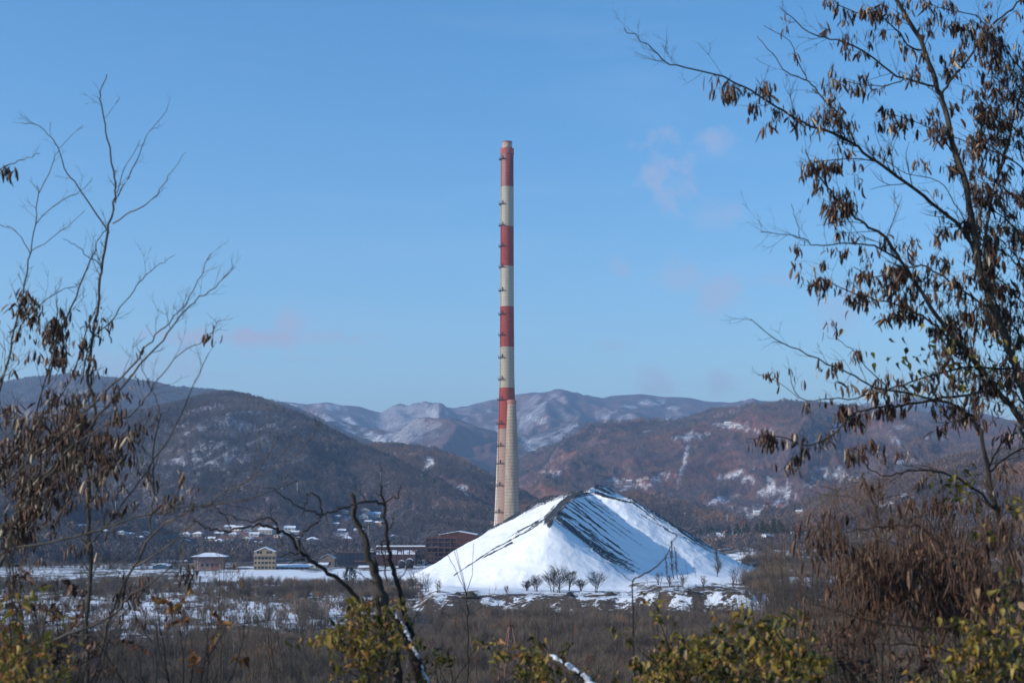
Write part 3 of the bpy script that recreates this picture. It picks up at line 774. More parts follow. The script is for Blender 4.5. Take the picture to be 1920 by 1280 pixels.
def build_small_chimney():
    Y = 985.0
    x = float(P(959.5, 900, Y)[0]); z0 = float(ground_z(x, Y))
    root = empty('brick_chimney', (x, Y, z0), label='shorter beige chimney ringed with steel hoops in front of the tall one', cat='chimney')
    def hz(py): return P(959, py, Y)[2] - z0
    def rad(wpx, py): return wpx / 2 / F * (Y * CP + (hz(py) + z0 - CAM_Z) * SP)
    prof = [(35, 1060), (31.5, 1000), (29, 962), (27, 925), (25, 880), (22, 830), (19, 790), (16.2, 757), (16, 755.5), (17.4, 754.8), (17.4, 751), (15.4, 750)]
    m, nd, lk, b = new_mat('beige_radial_brick', .9, .15)
    co = objco(nd)
    mp = nd.new('ShaderNodeMapping'); mp.inputs['Scale'].default_value = (1, 1, .15); lk.new(co, mp.inputs[0])
    st = tex_noise(nd, lk, .6, 6, mp.outputs[0], .7)
    c = ramp(nd, lk, st, [(.3, (.24, .18, .135)), (.5, (.34, .27, .205)), (.7, (.45, .37, .29))])
    wv = nd.new('ShaderNodeTexWave'); wv.bands_direction = 'Z'; wv.inputs['Scale'].default_value = 1.2; lk.new(co, wv.inputs[0])
    c = mix(nd, lk, .5, c, ramp(nd, lk, wv.outputs['Fac'], [(.0, (.75, .75, .75)), (.2, (1, 1, 1))]), 'MULTIPLY')
    sep = nd.new('ShaderNodeSeparateXYZ'); lk.new(co, sep.inputs[0])
    red = math_n(nd, lk, 'GREATER_THAN', math_n(nd, lk, 'ADD', sep.outputs[2], math_n(nd, lk, 'MULTIPLY', st, 3.0)), hz(757) + 1)
    c = mix(nd, lk, math_n(nd, lk, 'MULTIPLY', red, .65), c, (.36, .12, .08))
    lk.new(c, b.inputs['Base Color'])
    mb = MB(); mb.lathe([(rad(w, p), hz(p)) for w, p in prof], 40)
    mb.build('shaft', m, root, True)
    hoop_m = simple('dark_steel_hoop', (.13, .09, .065), .6, .3, 2)
    zs = [hz(p) for w, p in prof]; rs = [rad(w, p) for w, p in prof]
    z = hz(1055)
    z = 3.0
    while z < hz(762):
        r = float(np.interp(z, zs, rs)); mb = MB(); n = 28
        mb.lathe([(r - .06, z), (r + .10, z + .02), (r + .10, z + .2), (r - .06, z + .22)], n, caps=False)
        mb.build('hoop', hoop_m, root)
        z += 2.25
    mb = MB(); mb.lathe([(rad(13, 750), hz(751)), (rad(13, 750), hz(749.3)), (rad(11, 750), hz(749.3)), (rad(11, 750), hz(751))], 28, caps=False)
    mb.build('rim', simple('rim_brick', (.28, .12, .09)), root)
build_small_chimney()
# ---------------------------------------------------------------- instanced woods and scrub (uncountable stuff)
def scatter(name, pts, scl, tint, templates, rot=None, label=None):
    """one object whose geometry nodes stand a bare plant on every one of its points"""
    me = bpy.data.meshes.new(name)
    n = len(pts)
    me.vertices.add(n); me.vertices.foreach_set('co', np.asarray(pts, np.float32).ravel())
    for an, av in (('scl', scl), ('tint', tint), ('rz', RNG.random(n) * 6.283), ('pick', RNG.random(n))):
        a = me.attributes.new(an, 'FLOAT', 'POINT'); a.data.foreach_set('value', np.asarray(av, np.float32))
    o = obj(name, me)
    g = bpy.data.node_groups.new(name, 'GeometryNodeTree')
    g.interface.new_socket('Geometry', in_out='INPUT', socket_type='NodeSocketGeometry')
    g.interface.new_socket('Geometry', in_out='OUTPUT', socket_type='NodeSocketGeometry')
    nd, lk = g.nodes, g.links
    gi = nd.new('NodeGroupInput'); go = nd.new('NodeGroupOutput'); jn = nd.new('GeometryNodeJoinGeometry')
    def na(k):
        a = nd.new('GeometryNodeInputNamedAttribute'); a.data_type = 'FLOAT'; a.inputs[0].default_value = k
        return a.outputs[0]
    m2p = nd.new('GeometryNodeMeshToPoints'); lk.new(gi.outputs[0], m2p.inputs[0])
    K = len(templates)
    for i, t in enumerate(templates):
        oi = nd.new('GeometryNodeObjectInfo'); oi.inputs[0].default_value = t; oi.transform_space = 'ORIGINAL'; oi.inputs[1].default_value = True
        ip = nd.new('GeometryNodeInstanceOnPoints')
        a = nd.new('ShaderNodeMath'); a.operation = 'MULTIPLY'; lk.new(na('pick'), a.inputs[0]); a.inputs[1].default_value = K * .9999
        f = nd.new('ShaderNodeMath'); f.operation = 'FLOOR'; lk.new(a.outputs[0], f.inputs[0])
        c = nd.new('ShaderNodeMath'); c.operation = 'COMPARE'; lk.new(f.outputs[0], c.inputs[0]); c.inputs[1].default_value = i; c.inputs[2].default_value = .1
        lk.new(m2p.outputs[0], ip.inputs['Points']); lk.new(oi.outputs['Geometry'], ip.inputs['Instance']); lk.new(c.outputs[0], ip.inputs['Selection'])
        rx = nd.new('ShaderNodeCombineXYZ'); lk.new(na('rz'), rx.inputs[2]); lk.new(rx.outputs[0], ip.inputs['Rotation'])
        sc = nd.new('ShaderNodeCombineXYZ')
        for k in range(3): lk.new(na('scl'), sc.inputs[k])
        lk.new(sc.outputs[0], ip.inputs['Scale'])
        lk.new(ip.outputs[0], jn.inputs[0])
    lk.new(jn.outputs[0], go.inputs[0])
    md = o.modifiers.new('stand_plants', 'NODES'); md.node_group = g
    tag(o, label, kind='stuff')
    return o

M_WOODTREE = tinted('bare_wood_crowns', [(0.0, (.080, .070, .078)), (.45, (.145, .118, .118)), (.75, (.21, .15, .125)), (1.0, (.30, .16, .09))], .95, 0, 'INSTANCER')
M_SCRUB = tinted('bare_scrub_twigs', [(0.0, (.055, .045, .038)), (.5, (.135, .102, .078)), (.85, (.235, .175, .12)), (1.0, (.30, .14, .07))], .95, 0, 'INSTANCER')
M_SCRUBT = tinted('bare_twigs', [(0.0, (.045, .037, .032)), (.5, (.09, .07, .056)), (1.0, (.17, .13, .10))], .95)
M_BARK = tinted('grey_bark', [(0.0, (.030, .026, .024)), (.5, (.085, .073, .062)), (1.0, (.17, .145, .115))], .9)

def bare_tree_mesh(h, seed, w=.5, n=26, sub=5, thick=.09, upright=.55, spindly=False, name='bare_tree', mat=None, split=False, sides=3, trunks=1):
    """trunk, limbs and twigs of a leafless tree; returns MBs (trunk, twigs)"""
    r = random.Random(seed)
    T = MB(); W = MB()
    for tr in range(trunks):
        off = Vector((r.uniform(-.12, .12) * h * (trunks > 1), r.uniform(-.12, .12) * h * (trunks > 1), 0))
        lean = Vector((r.uniform(-.12, .12), r.uniform(-.12, .12), 0)) * (2 if trunks > 1 else 1)
        def tp(k): return off + Vector((lean.x * k * h + .02 * h * math.sin(k * 7 + seed), lean.y * k * h + .02 * h * math.cos(k * 5 + seed), k * h))
        T.tint = r.uniform(.3, .6)
        T.tube([tp(k) for k in np.linspace(-.03, .97, 8)], [thick * (1.15 - k) for k in np.linspace(0, 1, 8)], 5)
        for i in range(n // trunks):
            k = r.uniform(.14, .96) if not spindly else r.uniform(.25, .97)
            a = r.uniform(0, 6.283)
            L = w * h * (1.08 - k) ** .6 * r.uniform(.5, 1.0)
            el = r.uniform(upright - .25, upright + .3)
            d = Vector((math.cos(a) * math.cos(el), math.sin(a) * math.cos(el), math.sin(el)))
            p0 = tp(k); p1 = p0 + d * L * .5 + Vector((0, 0, .02 * h)); p2 = p0 + d * L + Vector((0, 0, L * .25))
            W.tint = r.uniform(0, 1)
            W.tube([p0, p1, p2], [thick * .42 * (1.1 - k), thick * .28, thick * .12], sides, False)
            for j in range(sub):
                q = r.uniform(.25, 1.0)
                b0 = p0.lerp(p2, q); aa = a + r.uniform(-1.2, 1.2); e2 = r.uniform(.1, 1.3)
                L2 = L * r.uniform(.22, .5)
                dd = Vector((math.cos(aa) * math.cos(e2), math.sin(aa) * math.cos(e2), math.sin(e2)))
                b1 = b0 + dd * L2
                s = Vector((-math.sin(aa), math.cos(aa), 0)) * thick * .22
                W.add([b0 - s, b0 + s, b1], [(0, 1, 2)])
                s2 = Vector((0, 0, 1)) * thick * .2
                for q2 in (.35, .65, .9):
                    c0 = b0.lerp(b1, q2); a3 = aa + r.uniform(-1.3, 1.3)
                    c1 = c0 + Vector((math.cos(a3), math.sin(a3), r.uniform(0, 1.4))).normalized() * L2 * .45
                    W.add([c0 - s2 * .6, c0 + s2 * .6, c1], [(0, 1, 2)])
    return T, W
def shrub_mesh(h, seed, n=44, spread=.5, thick=.03, sub=4):
    """many-stemmed leafless shrub"""
    r = random.Random(seed); W = MB()
    for i in range(n):
        a = r.uniform(0, 6.283); rad = r.uniform(0, .22) * h
        L = h * r.uniform(.55, 1.0); el = 1.5708 - abs(r.gauss(0, spread * .6))
        p0 = Vector((math.cos(a) * rad, math.sin(a) * rad, -.1))
        d = Vector((math.cos(a) * math.cos(el), math.sin(a) * math.cos(el), math.sin(el)))
        p1 = p0 + d * L * .5; p2 = p0 + d * L + Vector((r.uniform(-.1, .1), r.uniform(-.1, .1), .05)) * h
        W.tint = r.uniform(0, 1)
        W.tube([p0, p1, p2], [thick, thick * .7, thick * .25], 3, False)
        for j in range(sub):
            q = r.uniform(.3, .95); b0 = (p0.lerp(p1, q * 2) if q < .5 else p1.lerp(p2, q * 2 - 1))
            aa = r.uniform(0, 6.283)
            b1 = b0 + Vector((math.cos(aa) * .7, math.sin(aa) * .7, r.uniform(.6, 1.6))).normalized() * h * r.uniform(.12, .3)
            s = Vector((-math.sin(aa), math.cos(aa), 0)) * thick * .55
            W.add([b0 - s, b0 + s, b1], [(0, 1, 2)])
    return W
def crown_mesh(h, seed, n=60, conifer=False):
    """small crown of twig sprays for woods seen from over a kilometre"""
    r = random.Random(seed); W = MB()
    W.tube([(0, 0, -1.0), (0, 0, h * .7)], [.16, .06], 3, False)
    for i in range(n):
        k = r.uniform(.22, 1.0) ** .8
        a = r.uniform(0, 6.283)
        rad = h * (.40 * math.sin(min(1, k * 1.05) * 3.0) ** .7 if not conifer else .30 * (1.05 - k)) * math.sqrt(r.uniform(.05, 1))
        p = Vector((math.cos(a) * rad, math.sin(a) * rad, k * h))
        s = h * r.uniform(.05, .10)
        d1 = Vector((r.uniform(-1, 1), r.uniform(-1, 1), r.uniform(0, 1.6))).normalized() * s * 1.9
        d2 = Vector((r.uniform(-1, 1), r.uniform(-1, 1), r.uniform(-.5, .5))).normalized() * s * .55
        W.add([p - d2, p + d2, p + d1], [(0, 1, 2)])
    return W

HOUSEPX = []   # filled below: keep the woods off the houses
HOUSEPX = np.array([(347,1006,19),(371,1005,18),(345,1019,18),(362,1028,14),(393,1014,17),(410,1004,16),(410,1019,19),(430,992,17),(446,995,20),(464,998,13),(438,1005,16),(463,1014,16),(476,1006,18),(484,1021,15),(500,1001,28),(521,1008,14),(542,995,20),(534,1003,15),(553,1001,14),(572,1023,14),(585,1016,20),(560,1012,12),(512,1023,12),(430,1016,12),(150,990,16),(190,1001,18),(226,1002,16),(243,1004,13),(258,1012,16),(271,1003,15),(193,1026,12),(649,1014,20),(640,998,14),(630,985,12),(631,971,13),(645,962,13),(681,972,16),(703,969,20),(707,984,17),(690,981,13),(686,960,12),(672,998,16),(738,1009,13),(1441,1013,30),(1464,951,14),(1366,797,12),(1352,799,9),(1384,801,10),(1200,903,11),(1180,905,10),(1212,899,9),(1420,964,12),(1404,972,11),(1500,963,12),(300,1071,34),(388,1074,62),(494,1068,48),(548,1067,66),(613,1063,30),(1350,1003,90),(1440,1003,90),(1530,1002,90)], float)
def off_houses(px, py):
    ok = np.ones(len(px), bool)
    for hx, hy, hw in HOUSEPX:
        ok &= ~((np.abs(px - hx) < hw * .62 + 1) & (py > hy - 5) & (py < hy + 13))
    return ok
def fan_points(H, n, tmin=.02, tmax=1.03, lo=-1010, hi=1010, mask=None, dens=None, spacing_y=None):
    """random points over a hillside, evenly by area"""
    lo = max(lo, H['amin']); hi = min(hi, H['amax'])
    a = RNG.uniform(lo, hi, n * 3); Y0 = interp(a, H['ba'], H['bY']); Yc = interp(a, H['a'], H['Y'])
    t = RNG.uniform(tmin, tmax, n * 3); Y = Y0 + (Yc - Y0) * t
    w = Y * (Yc - Y0); keep = RNG.random(n * 3) < w / w.max()
    a, Y = a[keep][:n], Y[keep][:n]
    x = a * Y / F
    z = hill_z(H, x, Y)
    g = ground_z(x, Y)
    ok = z > g - .5
    x, Y, z = x[ok], Y[ok], z[ok]
    px, py = proj(x, Y, z)
    cl = clear_mask(H['name'], px, py, x, Y)
    ok = (RNG.random(len(x)) > cl * 1.25) & off_houses(px, py)
    return x[ok], Y[ok], z[ok], px[ok], py[ok]

# three small single trees by the works double as the pattern for the woods
WOOD_PAT = []
for i, (px, py) in enumerate(((612, 1052), (733, 1046), (668, 1038))):
    me = crown_mesh(8.0, 100 + i, 70).mesh('bare_crown', M_WOODTREE)
    x, Y, z = hit(px, py)
    o = obj('small_bare_tree', me); o.location = (x, Y, z - .2)
    tag(o, ('small bare tree behind the little gabled shed', 'small bare tree standing before the hillside hamlet', 'small bare tree just left of the leaning dead trunk')[i], 'tree')
    WOOD_PAT.append(o)
def wood(nm, n, scl, tintmu, **k):
    H = HD[nm]
    x, Y, z, px, py = fan_points(H, n, **k)
    tn = np.clip(tintmu + 1.5 * (fbm(x / 60, Y / 60, 111, 3) - .5) + RNG.normal(0, .13, len(x)), 0, 1)
    sc = scl * RNG.uniform(.55, 1.2, len(x)) * (0.75 + .5 * fbm(x / 50, Y / 50, 113, 2))
    # thinner frosted wood
    scatter('woodland', np.stack([x, Y, z - .4], -1), sc, tn, WOOD_PAT)
wood('left_hill', 26000, .92, .30)
wood('shaded_left_hill', 5000, .9, .30)
wood('brown_spur_hill', 9000, 1.0, .45, lo=-420, hi=120)
wood('far_left_ridge', 18000, 1.3, .30, lo=-1010, hi=-30, tmin=.4)
wood('right_hill', 36000, 1.15, .52, tmin=.0)
wood('low_wooded_hill', 5000, 1.0, .48)
wood('near_right_hill', 15000, .8, .55)

# bare scrub on the valley floor
M_S2 = M_SCRUB
SCRUB_PAT = []
for i, (px, py, h, lab) in enumerate(((1268, 1108, 3.0, 'low bare shrub on the bank just right of the small pines'), (1292, 1112, 2.6, 'wide bare shrub at the brink of the brown cut bank'), (790, 1103, 3.4, 'bare many-stemmed shrub at the left foot of the snowy heap'))):
    W = shrub_mesh(3.2, 200 + i, 46)
    x, Y, z = hit(px, py)
    o = obj('bare_shrub', W.mesh('bare_shrub', M_SCRUB)); o.location = (x, Y, z); 
    tag(o, lab, 'shrub'); SCRUB_PAT.append(o)
def scrub_density(px, py, x, Y):
    n = fbm(x / 18, Y / 26, 121, 4); n2 = fbm(x / 6, Y / 6, 123, 3)
    # dense belt at the foot of the bank and to the right, patchy clearings on the left
    d = np.zeros_like(px)
    d = np.maximum(d, sstep(1146, 1156, py) * sstep(800, 860, px) * 1.0 * (.55 + .9 * n))
    d = np.maximum(d, sstep(1170, 1215, py) * (.25 + 1.1 * sstep(.38, .55, n)))
    d = np.maximum(d, sstep(1088, 1096, py) * sstep(1128, 1118, py) * sstep(800, 740, px) * sstep(340, 420, px) * (.6 + .8 * n))
    d = np.maximum(d, sstep(1084, 1094, py) * sstep(1122, 1112, py) * sstep(400, 330, px) * sstep(.42, .5, n) * 1.1)
    d = np.maximum(d, sstep(1118, 1124, py) * sstep(1200, 1160, py) * sstep(820, 740, px) * (.06 + .5 * sstep(.5, .62, n)))
    d = np.maximum(d, sstep(1380, 1430, px) * sstep(1030, 1045, py) * sstep(1165, 1140, py) * (.25 + .95 * sstep(.40, .52, n)))
    d = np.maximum(d, sstep(1390, 1430, px) * sstep(1000, 1010, py) * sstep(1036, 1028, py) * .8)
    d = np.maximum(d, sstep(1070, 1060, py) * sstep(1040, 1048, py) * sstep(480, 300, px) * .4)
    d = np.maximum(d, sstep(1478, 1500, px) * sstep(1130, 1150, py))
    return np.clip(d, 0, 1.2) * (.12 + 1.1 * sstep(.36, .52, n2)) * (.35 + .8 * sstep(.34, .48, n))
n = 60000
Yr = 1.0 / RNG.uniform(1 / 1500, 1 / 215, n * 2)
keep = RNG.random(n * 2) < np.where(Yr < 700, (Yr / 700) ** 1.2, 1)
Yr = Yr[keep]; ar = RNG.uniform(-1010, 1010, len(Yr)); xr = ar * Yr / F; zr = ground_z(xr, Yr)
ppx, ppy = proj(xr, Yr, zr)
dd = scrub_density(ppx, ppy, xr, Yr)
heapmask = np.array([heap_z(a, b) for a, b in zip(xr, Yr)]) < zr + .15
keep = (RNG.random(len(xr)) < dd) & heapmask
xr, Yr, zr, ppx, ppy = xr[keep], Yr[keep], zr[keep], ppx[keep], ppy[keep]
tn = np.clip(.45 + 1.2 * (fbm(xr / 14, Yr / 20, 131, 3) - .5) + RNG.normal(0, .12, len(xr)) + (RNG.random(len(xr)) < .02) * .5, 0, 1)
sc = RNG.uniform(.4, 1.15, len(xr)) * (.65 + .8 * fbm(xr / 11, Yr / 13, 137, 3)) * np.where((ppy > 1125) & (ppx < 800) & (ppy < 1200), .6, 1.0) * np.where((ppx > 1380) & (ppy < 1165), 1.25, 1)
scatter('scrub_thicket', np.stack([xr, Yr, zr], -1), sc, tn, SCRUB_PAT)
print('scrub', len(xr))

# belts of bare trees on the flat, in front of and around the village
def tree_belt(name, n, pxr, pyr, scl, tmu, seedn, thr=.35, y0=700, y1=2200):
    px = RNG.uniform(*pxr, n); 
    pts = []; 
    Y = 1.0 / RNG.uniform(1 / y1, 1 / y0, n); x = (px - 960) / F * Y
    z = terr(x, Y); qx, qy = proj(x, Y, z)
    nn = fbm(x / 40, Y / 60, seedn, 3)
    ok = (qy > pyr[0]) & (qy < pyr[1]) & (nn > thr)
    hm = np.array([heap_z(a, b) for a, b in zip(x, Y)]) < z + .2
    ok &= hm & off_houses(qx, qy)
    x, Y, z, nn = x[ok], Y[ok], z[ok], nn[ok]
    scatter(name, np.stack([x, Y, z - .3], -1), scl * RNG.uniform(.6, 1.25, len(x)), np.clip(tmu + 1.2 * (nn - .5) + RNG.normal(0, .1, len(x)), 0, 1), WOOD_PAT)
    print(name, len(x))
tree_belt('bare_tree_belt', 9000, (-60, 800), (1026, 1056), 1.1, .22, 141, .30, 880, 1700)
tree_belt('bare_tree_belt', 2500, (-60, 780), (980, 1010), .9, .25, 142, .42, 1200, 2000)
tree_belt('bare_tree_belt', 9000, (1300, 2000), (960, 1034), 1.0, .45, 143, .36, 880, 2100)

# paler saplings standing above the scrub, and low tufts on the snow patches
SAP_PAT = []
for i, (px, py, lab) in enumerate(((700, 1150, 'slender pale sapling beyond the vine, on the snow patches'), (560, 1118, 'slender pale sapling at the edge of the scrub belt'), (1420, 1150, 'slender sapling at the right end of the cut bank'))):
    Tm, Wm = bare_tree_mesh(5.5, 500 + i, .34, 30, 6, .07, 1.0)
    Tm.f += [tuple(k + len(Tm.v) for k in f) for f in Wm.f]; Tm.v += Wm.v; Tm.t += Wm.t
    x, Y, z = hit(px, py); o = obj('bare_sapling', Tm.mesh('bare_sapling', M_SCRUB)); o.location = (x, Y, z); tag(o, lab, 'sapling'); SAP_PAT.append(o)
def sparse(name, n, prob, sc0, tmu, pats, ymin=1092, ymax=1290, seedn=151):
    Y = 1.0 / RNG.uniform(1 / 760, 1 / 230, n); x = RNG.uniform(-1010, 1010, n) * Y / F; z = ground_z(x, Y); qx, qy = proj(x, Y, z)
    nn = fbm(x / 15, Y / 15, seedn, 3)
    hm = np.array([heap_z(a, b) for a, b in zip(x, Y)]) < z + .15
    bank = (qx > 790) & (qx < 1450) & (qy < 1150)
    ok = (RNG.random(n) < prob * sstep(.36, .58, nn) * np.clip(Y / 500, .2, 1) ** 1.2) & hm & (qy > ymin) & (qy < ymax) & ~bank
    x, Y, z = x[ok], Y[ok], z[ok]
    scatter(name, np.stack([x, Y, z], -1), sc0 * RNG.uniform(.45, 1.3, len(x)), np.clip(tmu + RNG.normal(0, .2, len(x)), 0, 1), pats); print(name, len(x))
sparse('sapling_thicket', 9000, .55, .85, .62, SAP_PAT)
sparse('dry_tufts', 30000, .8, .38, .75, SCRUB_PAT, seedn=157)

# taller, darker willow bushes grouped in the brown scrub, each clump a little different in tone
n = 2600
Y = 1.0 / RNG.uniform(1 / 500, 1 / 225, n); x = RNG.uniform(-1010, 1010, n) * Y / F; z = ground_z(x, Y); qx, qy = proj(x, Y, z)
nn = fbm(x / 9, Y / 9, 171, 3)
ok = (nn > .56) & ~((qx > 790) & (qx < 1450) & (qy < 1158))
x, Y, z, nn = x[ok], Y[ok], z[ok], nn[ok]
scatter('willow_clumps', np.stack([x, Y, z], -1), 1.15 + 3.5 * (nn - .56) + RNG.normal(0, .12, len(x)), np.clip(fbm(x / 16, Y / 16, 177, 2) * 1.5 - .35 + RNG.normal(0, .06, len(x)), 0, 1), SCRUB_PAT)
# ---------------------------------------------------------------- buildings
SNOW = simple('roof_snow', (.80, .81, .83), .7, .05, .8)
GLASS = simple('dark_window_glass', (.03, .035, .045), .15, .2, 1)
def house(px, py, wpx, label, wall, roof='gable', hpx=None, rot=0.0, storeys=1, group=None, y0=880, y1=2300, name='house', depth=.85, roofmat=None, Yfix=None, windows=True, pitch=.42, over=.5, roofh=None):
    if Yfix is None: x, Y, z = hit(px, py, y0, y1)
    else:
        Y = Yfix; x = float(P(px, py, Y)[0]); z = float(terr(x, Y))
    w = wpx * Y / F; d = w * depth
    ptop = (hpx * Y / F) if hpx else 3.0 * storeys + .6
    root = empty(name, (x, Y + d / 2, z - .3), rot, label=label, cat='house' if name != 'shed' else 'shed', group=group)
    rh = roofh * Y / F if roofh else w * .5 * pitch
    h = ptop + .3
    wm = simple('wall_%02d%02d%02d' % tuple(int(c * 99) for c in wall), wall, .9, .15, .4)
    mb = MB(); hw, hd = w / 2, d / 2
    if roof == 'gable': mb.prism([(-hw, 0), (hw, 0), (hw, h), (0, h + rh), (-hw, h)], -hd, hd)
    else: mb.box(-hw, hw, -hd, hd, 0, h)
    mb.build('wall', wm, root)
    rm = roofmat or SNOW
    mb = MB(); t = .35; o = over
    if roof == 'gable':
        k = rh / hw
        mb.prism([(-hw - o, h - o * k), (0, h + rh), (hw + o, h - o * k), (hw + o, h - o * k + t), (0, h + rh + t), (-hw - o, h - o * k + t)], -hd - o, hd + o)
    elif roof == 'side':   # ridge across the view
        vs = [(-hw - o, -hd - o, h), (hw + o, -hd - o, h), (hw + o, hd + o, h), (-hw - o, hd + o, h), (-hw - o, 0, h + rh), (hw + o, 0, h + rh)]
        mb.add(vs, [(0, 1, 5, 4), (1, 2, 5), (2, 3, 4, 5), (3, 0, 4), (3, 2, 1, 0)])
    else:
        vs = [(-hw - o, -hd - o, h), (hw + o, -hd - o, h), (hw + o, hd + o, h), (-hw - o, hd + o, h), (-hw * .25, 0, h + rh), (hw * .25, 0, h + rh),
              (-hw - o, -hd - o, h - .25), (hw + o, -hd - o, h - .25), (hw + o, hd + o, h - .25), (-hw - o, hd + o, h - .25)]
        mb.add(vs, [(0, 1, 5, 4), (1, 2, 5), (2, 3, 4, 5), (3, 0, 4), (6, 7, 1, 0), (7, 8, 2, 1), (8, 9, 3, 2), (9, 6, 0, 3), (9, 8, 7, 6)])
    rf = mb.build('roof', rm, root)
    if windows:
        n = max(2, int(w / 3.4))
        for s in range(storeys):
            for i in range(n):
                cx = -hw + w * (i + .5) / n
                mb = MB(); mb.box(cx - .55, cx + .55, -hd - .06, -hd + .1, .3 + 1.1 + 3 * s, .3 + 2.35 + 3 * s)
                mb.build('window', GLASS, root)
        mb = MB(); mb.box(hw * .25, hw * .25 + .7, -.35, .35, h + rh * .5, h + rh + 1.0)
        mb.build('chimney', simple('chimney_brick', (.22, .12, .09)), rf)
    return root

WHITE = (.62, .58, .52); CREAM = (.52, .42, .30); PINK = (.46, .28, .22); BRICK = (.30, .12, .08); GREY = (.28, .27, .26); ORNG = (.55, .26, .13)
VG = 'snow-roofed houses of the hamlet at the foot of the hill'
RED = simple('red_roof_tiles', (.33, .09, .06)); BLUER = simple('pale_blue_sheet_roof', (.38, .50, .66), .5, .1)
vill = [
 (347, 1006, 19, 'white house with a steep pyramid snow roof, upper left above the pink block', WHITE, 'hip'),
 (371, 1005, 18, 'grey house with a low pyramid roof, second in the row above the pink block', GREY, 'hip'),
 (345, 1019, 18, 'red-walled house with a lopsided snowy gable roof, left end of the hamlet', BRICK, 'gable'),
 (362, 1028, 14, 'small shed-like house with snowy roof just above the pink hip-roofed block', GREY, 'side'),
 (393, 1014, 17, 'house with broad snowy roof in the middle row above the pink block', CREAM, 'side'),
 (410, 1004, 16, 'house with narrow snow roof on the upper row, third from the left', GREY, 'side'),
 (410, 1019, 19, 'white house with a neat pyramid snow roof midway between the pink and the ochre blocks', WHITE, 'hip'),
 (430, 992, 17, 'uppermost left house of the hamlet, with long snowy roof', GREY, 'side'),
 (446, 995, 20, 'long low snowy-roofed house high in the hamlet under the dead branch', WHITE, 'side'),
 (464, 998, 13, 'narrow snowy-roofed house beside the long one high in the hamlet', GREY, 'gable'),
 (438, 1005, 16, 'house with a flat-looking snowy roof in the centre of the hamlet', GREY, 'hip'),
 (463, 1014, 16, 'cream house with snow roof above the left edge of the ochre block', CREAM, 'gable'),
 (476, 1006, 18, 'wide snowy-roofed house just above the ochre block', WHITE, 'side'),
 (484, 1021, 15, 'low house with grey walls right behind the roof of the ochre block', GREY, 'side'),
 (500, 1001, 28, 'widest snowy roof of the hamlet, above the ochre block', GREY, 'side'),
 (521, 1008, 14, 'small house with snowy gable right above the ochre block\'s ridge', CREAM, 'gable'),
 (542, 995, 20, 'highest house right of the ochre block, with bright snowy roof', WHITE, 'side'),
 (534, 1003, 15, 'house with snowy roof below the highest one, behind the dead limb', GREY, 'hip'),
 (553, 1001, 14, 'house with bluish snowy roof right of the dead limb\'s fork', GREY, 'side'),
 (572, 1023, 14, 'pale yellow gable-ended house with red door front by the dead limb', (.66, .60, .42), 'gable'),
 (585, 1016, 20, 'house with blue-grey hipped snow roof beside the yellow gable', GREY, 'hip'),
 (560, 1012, 12, 'small dark house left of the yellow gable', GREY, 'gable'),
 (512, 1023, 12, 'tiny snow-roofed outbuilding behind the ochre block', GREY, 'side'),
 (430, 1016, 12, 'small snow-roofed house right of the neat pyramid roof', GREY, 'gable'),
 (150, 990, 16, 'snowy-roofed house at the far left of the hillside behind the pods', GREY, 'side'),
 (190, 1001, 18, 'house with snow roof behind the upright grey stem on the left', GREY, 'side'),
 (226, 1002, 16, 'house with a pointed snow roof left of the small pink house', WHITE, 'hip'),
 (243, 1004, 13, 'narrow house with snowy roof between the pointed roof and the pink house', GREY, 'side'),
 (258, 1012, 16, 'small pink house with flat snowy roof on the left', (.58, .36, .30), 'side'),
 (271, 1003, 15, 'snow-roofed house just right of and above the small pink house', GREY, 'gable'),
 (193, 1026, 12, 'lone snowy-roofed hut below the left houses', GREY, 'gable'),
 (649, 1014, 20, 'cream hipped house with crisp snow roof beside the dark pole', CREAM, 'hip'),
 (640, 998, 14, 'bluish snow-roofed house low on the hillside hamlet', GREY, 'side'),
 (630, 985, 12, 'dark house with snowy roof at the left of the hillside hamlet', GREY, 'side'),
 (631, 971, 13, 'upper left snowy-roofed house of the hillside hamlet', GREY, 'side'),
 (645, 962, 13, 'topmost cream house of the hillside hamlet by the leaning trunk', CREAM, 'gable'),
 (681, 972, 16, 'snowy gabled house immediately right of the leaning dead trunk', WHITE, 'gable'),
 (703, 969, 20, 'house with wide pale blue roof and cream gable on the hillside', CREAM, 'side', BLUER),
 (707, 984, 17, 'orange-walled house with snowy roof on the hillside', ORNG, 'side'),
 (690, 981, 13, 'low snow-roofed house left of the orange-walled one', GREY, 'side'),
 (686, 960, 12, 'smallest house at the top of the hillside hamlet', GREY, 'gable'),
 (672, 998, 16, 'house with bluish snow roof under the orange-walled one', GREY, 'side'),
 (738, 1009, 13, 'blue-walled house at the wood\'s edge right of the forked dead stem', (.16, .24, .36), 'gable'),
]
for v in vill:
    house(v[0], v[1], v[2], v[3], v[4], v[5], rot=random.uniform(-.35, .35), group=VG, roofmat=v[6] if len(v) > 6 else None, hpx=max(3.5, v[2] * .28), y0=1000)
